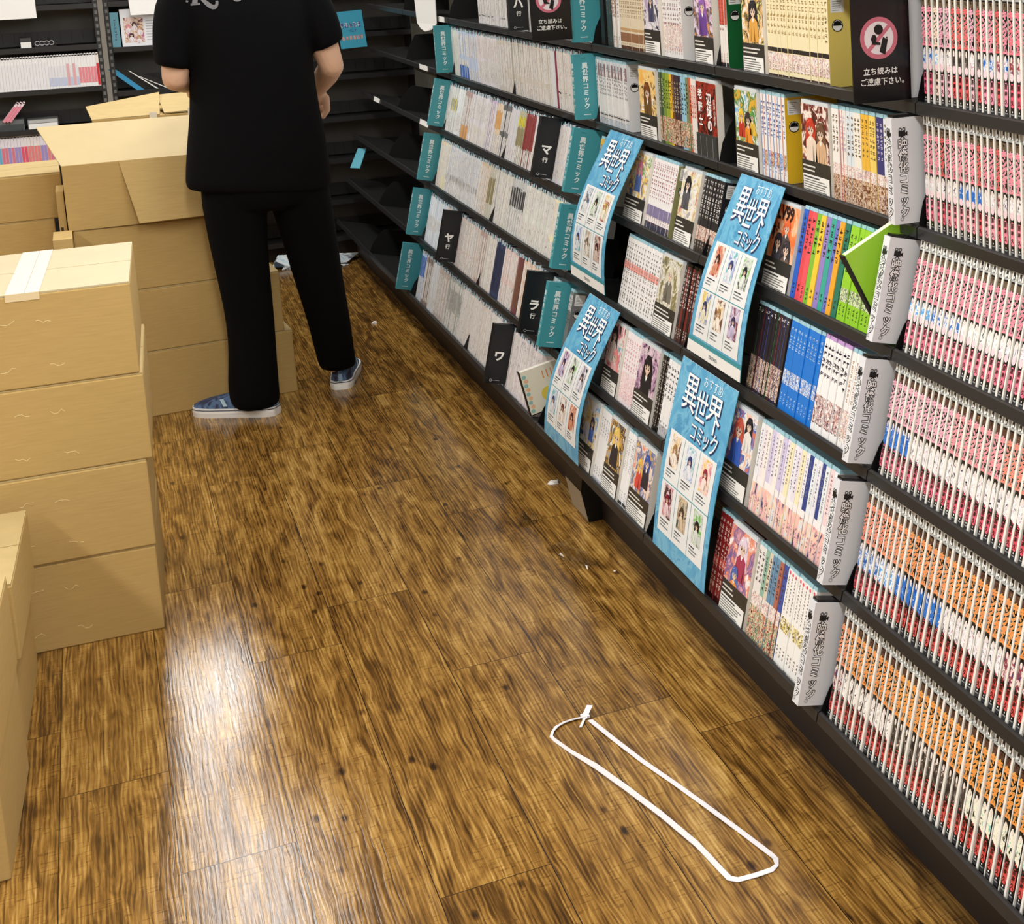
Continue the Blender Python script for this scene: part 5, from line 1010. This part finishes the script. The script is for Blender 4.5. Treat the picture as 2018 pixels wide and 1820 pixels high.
# ------------------------------------------------------------------ the person
def skin_surface(verts, edges, radii, vox=0.0038):
    bb = bmesh.new()
    for v, r in zip(verts, radii):
        bmesh.ops.create_icosphere(bb, subdivisions=2, radius=r, matrix=Matrix.Translation(v))
    for i, j in edges:
        p, q = V(verts[i]), V(verts[j]); d = q-p
        rot = d.to_track_quat('Z', 'Y').to_matrix().to_4x4(); mt = Matrix.Translation((p+q)/2) @ rot
        bmesh.ops.create_cone(bb, cap_ends=True, segments=16, radius1=radii[i], radius2=radii[j], depth=d.length, matrix=mt)
    me = bpy.data.meshes.new('tmp'); bb.to_mesh(me); bb.free(); o = bpy.data.objects.new('tmp', me); COL.objects.link(o)
    rm = o.modifiers.new('r', 'REMESH'); rm.mode = 'VOXEL'; rm.voxel_size = vox; rm.use_smooth_shade = True
    sm = o.modifiers.new('m', 'SMOOTH'); sm.iterations = 5
    bpy.context.view_layer.update()
    dg = bpy.context.evaluated_depsgraph_get(); res = bpy.data.meshes.new_from_object(o.evaluated_get(dg))
    bpy.data.objects.remove(o); bpy.data.meshes.remove(me)
    return res
PV, PE, PRAD = [], [], []
def pv(p, r, parent=None):
    PV.append(p); PRAD.append(r)
    if parent is not None: PE.append((parent, len(PV)-1))
    return len(PV)-1
PX, PY = 0.452, 5.185
pel = pv((PX, PY, 0.86), 0.115); wa = pv((PX, PY, 0.98), 0.115, pel); ch = pv((PX, PY+0.005, 1.20), 0.13, wa); nb = pv((PX, PY+0.005, 1.385), 0.075, ch)
nk = pv((PX, PY+0.03, 1.455), 0.052, nb); hd = pv((PX, PY+0.055, 1.545), 0.080, nk); hd2 = pv((PX, PY+0.06, 1.625), 0.088, hd); tp = pv((PX, PY+0.06, 1.675), 0.055, hd2)
nose = pv((PX, PY+0.155, 1.57), 0.012, hd); 
for s in (-1, 1): pv((PX+s*0.088, PY+0.05, 1.58), 0.016, hd)
def arm(s, sh, el, wr, fingers_dir, palm_n):
    a = pv(sh, 0.060, ch); e = pv(el, 0.038, a); f = pv(tuple((V(el)*0.6+V(wr)*0.4)), 0.038, e); w = pv(wr, 0.027, f)
    d = V(fingers_dir).normalized(); n = V(palm_n).normalized(); sd = d.cross(n)
    pc = pv(tuple(V(wr)+d*0.045), 0.030, w); pe = pv(tuple(V(wr)+d*0.085), 0.026, pc)
    for k, (o_, ln) in enumerate(((-0.036, 0.060), (-0.0120, 0.076), (0.0120, 0.072), (0.036, 0.056))):
        base = V(wr)+d*0.088+sd*o_; k1 = pv(tuple(base), 0.0094, pe); k2 = pv(tuple(base+d*ln*0.5+n*0.006), 0.0084, k1); pv(tuple(base+d*ln*0.95+n*0.024), 0.0074, k2)
    tb = V(wr)+d*0.03+sd*(-s*0.030)*0+sd*(-0.032 if s > 0 else 0.032); t1 = pv(tuple(tb), 0.014, pc); t2 = pv(tuple(tb+d*0.035+sd*(-0.022 if s > 0 else 0.022)+n*0.012), 0.0105, t1); pv(tuple(tb+d*0.062+sd*(-0.018 if s > 0 else 0.018)+n*0.024), 0.0090, t2)
arm(1, (0.635, 5.185, 1.335), (0.694, 5.175, 1.105), (0.672, 5.365, 1.020), (-0.12, 0.62, -0.55), (-0.5, -0.3, -0.6))
arm(-1, (0.270, 5.185, 1.335), (0.232, 5.165, 1.100), (0.300, 5.390, 1.060), (0.35, 0.9, -0.15), (0.4, 0.1, -0.8))
def leg(hip, kn, an, toe):
    h = pv(hip, 0.085, pel); k = pv(kn, 0.056, h); c = pv(tuple(V(kn)*0.6+V(an)*0.4), 0.052, k); a = pv(an, 0.036, c); pv(toe, 0.016, a)
leg((0.375, 5.19, 0.74), (0.372, 5.19, 0.43), (0.385, 5.165, 0.085), (0.315, 5.21, 0.045))
leg((0.545, 5.20, 0.74), (0.602, 5.25, 0.42), (0.645, 5.335, 0.085), (0.668, 5.41, 0.045))
me = skin_surface(PV, PE, PRAD)
M_SKIN = mat((222, 178, 148), 0.5, noise=0.05, nscale=8); me.materials.clear(); me.materials.append(M_SKIN); me.polygons.foreach_set('material_index', [0]*len(me.polygons))
person = link('person', me); tag(person, 'person in black T-shirt and black trousers seen from behind, reaching to the shelves', 'person')
def ring_mesh(rings, m, name, parent, n=24, cap0=False, cap1=False, sub=1, fold=0.0, seed=0):
    """loft: rings = [(cx, cy, cz, rx, ry, tilt)]"""
    r = random.Random(seed); b = bmesh.new(); loops = []
    ph = [r.uniform(0, 6.28) for _ in range(4)]
    for j, (cx, cy, cz, rx, ry, *tl) in enumerate(rings):
        lp = []
        ax = V(tl[0]).normalized() if tl else V((0, 0, 1))
        u = V((1, 0, 0)); u = (u-ax*u.dot(ax)).normalized(); w = ax.cross(u)
        for k in range(n):
            t = 2*PI*k/n; f = 1+fold*(math.sin(5*t+ph[0]+j*0.4)+0.6*math.sin(3*t+ph[1]-j*0.9))
            e = 0.86
            cx_, sy_ = math.copysign(abs(math.cos(t))**e, math.cos(t)), math.copysign(abs(math.sin(t))**e, math.sin(t))
            lp.append(b.verts.new(V((cx, cy, cz))+u*cx_*rx*f+w*sy_*ry*f))
        loops.append(lp)
    for A, B in zip(loops, loops[1:]):
        for k in range(n): b.faces.new((A[k], A[(k+1) % n], B[(k+1) % n], B[k]))
    if cap0: b.faces.new(list(reversed(loops[0])))
    if cap1: b.faces.new(loops[-1])
    bmesh.ops.recalc_face_normals(b, faces=b.faces)
    mesh = bpy.data.meshes.new(name); b.to_mesh(mesh); b.free(); mesh.materials.append(m)
    for p in mesh.polygons: p.use_smooth = True
    o = link(name, mesh, parent); s = o.modifiers.new('s', 'SUBSURF'); s.levels = sub; s.render_levels = sub
    return o
M_TEE = mat((10, 10, 12), 0.9, 0.1); M_TROU = mat((7, 7, 8), 0.9, 0.1)
# T-shirt: torso and two sleeves fused into one garment by a remesh
def garment(name, groups, m, vox, parent):
    b = bmesh.new()
    for rings, caps in groups:
        o = ring_mesh(rings, m, 't', None, 28, True, True, 1, 0.012, len(rings))
        bpy.context.view_layer.update(); dg = bpy.context.evaluated_depsgraph_get(); t = bpy.data.meshes.new_from_object(o.evaluated_get(dg)); b.from_mesh(t)
        bpy.data.objects.remove(o); bpy.data.meshes.remove(t)
    mesh = bpy.data.meshes.new('t'); b.to_mesh(mesh); b.free(); o = bpy.data.objects.new('t', mesh); COL.objects.link(o)
    r = o.modifiers.new('r', 'REMESH'); r.mode = 'VOXEL'; r.voxel_size = vox; r.use_smooth_shade = True; s = o.modifiers.new('s', 'SMOOTH'); s.iterations = 4
    bpy.context.view_layer.update(); dg = bpy.context.evaluated_depsgraph_get(); res = bpy.data.meshes.new_from_object(o.evaluated_get(dg))
    bpy.data.objects.remove(o); res.materials.clear(); res.materials.append(m); res.polygons.foreach_set('material_index', [0]*len(res.polygons)); res.polygons.foreach_set('use_smooth', [True]*len(res.polygons))
    return link(name, res, parent)
torso = [(0.444, 5.19, 0.722, 0.218, 0.128, (0.10, 0, 1)), (0.446, 5.19, 0.740, 0.219, 0.131, (0.08, 0, 1)), (0.452, 5.19, 0.86, 0.211, 0.137, (0.04, 0, 1)), (0.457, 5.19, 0.99, 0.190, 0.135), (0.459, 5.19, 1.10, 0.184, 0.138), (0.456, 5.19, 1.20, 0.190, 0.142), (0.453, 5.19, 1.30, 0.200, 0.14), (0.452, 5.19, 1.38, 0.19, 0.115), (0.452, 5.195, 1.425, 0.12, 0.085), (0.452, 5.20, 1.448, 0.075, 0.07)]
sl_r = [(0.58, 5.185, 1.372, 0.075, 0.085, (1, 0, -0.35)), (0.635, 5.185, 1.335, 0.072, 0.082, (0.7, 0, -0.8)), (0.668, 5.180, 1.26, 0.062, 0.078, (0.4, 0, -1)), (0.688, 5.178, 1.175, 0.054, 0.072, (0.42, 0, -1)), (0.690, 5.178, 1.168, 0.050, 0.068, (0.42, 0, -1))]
sl_l = [(0.32, 5.185, 1.372, 0.075, 0.085, (-1, 0, -0.35)), (0.268, 5.185, 1.335, 0.074, 0.084, (-0.7, 0, -0.8)), (0.240, 5.178, 1.25, 0.060, 0.082, (-0.2, 0, -1)), (0.229, 5.172, 1.142, 0.053, 0.078, (-0.22, 0, -1)), (0.228, 5.172, 1.134, 0.049, 0.074, (-0.22, 0, -1))]
tee = garment('t_shirt', [(torso, 1), (sl_r, 1), (sl_l, 1)], M_TEE, 0.007, person)
tee['label'] = 'loose black T-shirt with grey script lettering on the back'
bv = BVHTree.FromPolygons([v.co.copy() for v in tee.data.vertices], [tuple(p.vertices) for p in tee.data.polygons])
lt = MB(); M_LET = mat((118, 118, 121), 0.6)
def stroke(pts, ws):
    q = []
    for k, (x, z) in enumerate(pts):
        p0, p1 = V((*pts[max(0, k-1)], 0)), V((*pts[min(len(pts)-1, k+1)], 0)); d = (p1-p0).normalized(); s = V((-d.y, d.x, 0))*ws[k]
        row = []
        for sg in (-1, 1):
            xx, zz = x+sg*s.x, z+sg*s.y; hit = bv.ray_cast(V((xx, 4.5, zz)), V((0, 1, 0)))
            row.append((xx, (hit[0].y if hit[0] else 5.06)-0.0025, zz))
        q.append(row)
    for A, B in zip(q, q[1:]): lt.face([A[0], B[0], B[1], A[1]], M_LET)
def arc(p, n=10):
    out = []
    for k in range(n+1):
        t = k/n; out.append(tuple(sum(c*w for c, w in zip(cs_, ((1-t)**3, 3*t*(1-t)**2, 3*t*t*(1-t), t**3))) for cs_ in zip(*p)))
    return out
stroke([(0.318, 1.40), (0.312, 1.36), (0.305, 1.327)], [0.006, 0.007, 0.007]); stroke([(0.294, 1.325), (0.320, 1.327)], [0.003, 0.003])
a = arc([(0.312, 1.352), (0.335, 1.37), (0.352, 1.38), (0.356, 1.395)]); stroke(a, [0.004]*11)
a = arc([(0.316, 1.358), (0.340, 1.318), (0.362, 1.300), (0.366, 1.330)]); stroke(a, [0.003+0.004*math.sin(PI*k/10) for k in range(11)]); stroke(arc([(0.340, 1.330), (0.352, 1.308), (0.368, 1.312), (0.366, 1.334)]), [0.004]*11)
a = arc([(0.412, 1.36), (0.408, 1.325), (0.432, 1.330), (0.438, 1.345)]); stroke(a, [0.005]*11); stroke([(0.282, 1.337), (0.288, 1.334)], [0.003, 0.003])
stroke(arc([(0.46, 1.39), (0.47, 1.36), (0.50, 1.36), (0.51, 1.39)]), [0.005]*11); stroke(arc([(0.54, 1.39), (0.55, 1.355), (0.57, 1.36), (0.58, 1.39)]), [0.005]*11)
lt.build('lettering', tee)['label'] = 'grey script lettering'
lg = [(0.372, 5.19, 0.80, 0.105, 0.105), (0.365, 5.19, 0.70, 0.096, 0.10), (0.366, 5.19, 0.56, 0.086, 0.092), (0.373, 5.188, 0.43, 0.077, 0.084), (0.379, 5.186, 0.30, 0.071, 0.080), (0.375, 5.185, 0.20, 0.071, 0.082), (0.368, 5.182, 0.12, 0.076, 0.086), (0.366, 5.178, 0.055, 0.076, 0.086), (0.372, 5.172, 0.020, 0.070, 0.080)]
rg_ = [(0.545, 5.20, 0.80, 0.105, 0.105), (0.565, 5.205, 0.68, 0.094, 0.10), (0.584, 5.225, 0.54, 0.084, 0.092), (0.602, 5.250, 0.40, 0.075, 0.084), (0.625, 5.280, 0.26, 0.067, 0.078), (0.636, 5.300, 0.15, 0.062, 0.076), (0.646, 5.330, 0.085, 0.060, 0.074), (0.650, 5.340, 0.066, 0.056, 0.068)]
hp = [(0.452, 5.19, 0.655, 0.13, 0.10), (0.452, 5.19, 0.70, 0.175, 0.12), (0.452, 5.19, 0.80, 0.185, 0.122), (0.452, 5.19, 0.90, 0.17, 0.115), (0.452, 5.19, 0.96, 0.15, 0.105)]
tr = garment('trousers', [(hp, 1), (lg, 1), (rg_, 1)], M_TROU, 0.007, person); tr['label'] = 'wide black trousers'
def shoe(heel, toe, label, height=0.07):
    h, t = V((*heel, 0)), V((*toe, 0)); d = (t-h).normalized(); L_n = (t-h).length; s = V((-d.y, d.x, 0))
    prof = [(0.0, 0.026), (0.03, 0.034), (0.10, 0.036), (0.17, 0.042), (0.22, 0.045), (0.26, 0.040), (0.285, 0.026), (0.295, 0.010)]
    up = [0.062, 0.070, 0.072, 0.066, 0.056, 0.046, 0.038, 0.032]; k_ = L_n/0.295
    def dense(seq, m=4):
        out = []
        for j in range(len(seq)-1):
            p0, p1, p2, p3 = (seq[max(0, min(len(seq)-1, j+q))] for q in (-1, 0, 1, 2))
            for q in range(m):
                t_ = q/m; out.append(tuple(0.5*(2*b1+(c1-a1)*t_+(2*a1-5*b1+4*c1-d1)*t_*t_+(3*b1-a1-3*c1+d1)*t_**3) for a1, b1, c1, d1 in zip(p0, p1, p2, p3)))
        return out+[seq[-1]]
    prof = [(-0.004, 0.006), (0.0, 0.020)]+prof[1:]+[(0.298, 0.003)]; up = [0.062, 0.064]+up[1:]+[0.031]
    prof = dense(prof); up = [u_[0] for u_ in dense([(q,) for q in up])]
    def outline(off, z):
        left = [h+d*(a*k_)+s*(w+off)+V((0, 0, z)) for a, w in prof]; right = [h+d*(a*k_)-s*(w+off)+V((0, 0, z)) for a, w in reversed(prof)]
        return left+right
    b = MB(); A, B, C = outline(0.003, 0.0), outline(0.005, 0.016), outline(0.003, 0.030); n = len(A)
    for P, Q in ((A, B), (B, C)):
        for j in range(n): q = (j+1) % n; b.face([P[j], P[q], Q[q], Q[j]], M_WHITE)
    b.face(C, M_WHITE); b.face(list(reversed(A)), M_WHITE)
    for j in range(n):
        q = (j+1) % n; f = 0.82; o1, o2 = B[j], B[q]; nrm = V((0, 0, 0.003))
        ctr_ = h+d*L_n*0.5; e1 = (V((o1.x, o1.y, 0))-V((ctr_.x, ctr_.y, 0))).normalized()*0.0008; e2 = (V((o2.x, o2.y, 0))-V((ctr_.x, ctr_.y, 0))).normalized()*0.0008
        b.face([o1+e1+V((0, 0, 0.008)), o2+e2+V((0, 0, 0.008)), o2+e2+V((0, 0, 0.0105)), o1+e1+V((0, 0, 0.0105))], mat((30, 40, 80)))
    u = MB(); M_UP = art([(30, 32, 46), (46, 52, 84), (84, 112, 150), (38, 42, 66)], 20, 0.7)
    loops = []
    for f, zk in ((1.0, 0.028), (0.97, 0.5), (0.80, 0.85), (0.45, 1.0), (0.05, 1.02)):
        lf = [h+d*(a*k_*1.0)+s*w*f+V((0, 0, max(0.028, z_*zk) if zk > 0.1 else 0.028)) for (a, w), z_ in zip(prof, up)]
        rt = [h+d*(a*k_)-s*w*f+V((0, 0, max(0.028, z_*zk) if zk > 0.1 else 0.028)) for (a, w), z_ in reversed(list(zip(prof, up)))]
        loops.append(lf+rt)
    for P, Q in zip(loops, loops[1:]):
        for j in range(n): q = (j+1) % n; u.face([P[j], P[q], Q[q], Q[j]], M_UP)
    u.face(loops[-1], M_UP)
    so = u.build('shoe', person, True); so['label'] = label; b.build('sole', so)['label'] = 'white rubber sole'
    tb = MB(); hh = h-d*0.006
    tb.face([hh-s*0.006+V((0, 0, 0.032)), hh+s*0.006+V((0, 0, 0.032)), hh+s*0.006+V((0, 0, 0.066))+d*0.003, hh-s*0.006+V((0, 0, 0.066))+d*0.003], mat((130, 160, 184), 0.6)); tb.build('heel_tab', so)
    bd = MB()
    for sg in (-1, 1):
        pts = [h+d*0.150*k_+s*sg*0.040+V((0, 0, 0.034)), h+d*0.165*k_+s*sg*0.036+V((0, 0, 0.058)), h+d*0.178*k_+s*sg*0.037+V((0, 0, 0.057)), h+d*0.163*k_+s*sg*0.043+V((0, 0, 0.034))]
        bd.face([p+s*sg*0.0025+V((0, 0, 0.004)) for p in pts], mat((170, 196, 210), 0.6))
    bd.build('side_gusset', so)
shoe((0.425, 5.135), (0.193, 5.292), 'left blue slip-on shoe turned outward')
shoe((0.648, 5.300), (0.715, 5.585), 'right slip-on shoe seen from the heel')
hr = [(PX, PY+0.045, 1.50, 0.075, 0.075), (PX, PY+0.035, 1.56, 0.098, 0.100), (PX, PY+0.045, 1.63, 0.102, 0.112), (PX, PY+0.052, 1.69, 0.090, 0.098), (PX, PY+0.055, 1.725, 0.052, 0.058)]
b = bmesh.new(); o = ring_mesh(hr, mat((18, 15, 14), 0.5), 'hair', person, 24, True, True, 2, 0.02, 3); o['label'] = 'short black hair'
for v in o.data.vertices:      # open the face side
    if v.co.y > PY+0.085 and v.co.z < 1.655: v.co.y = PY+0.075
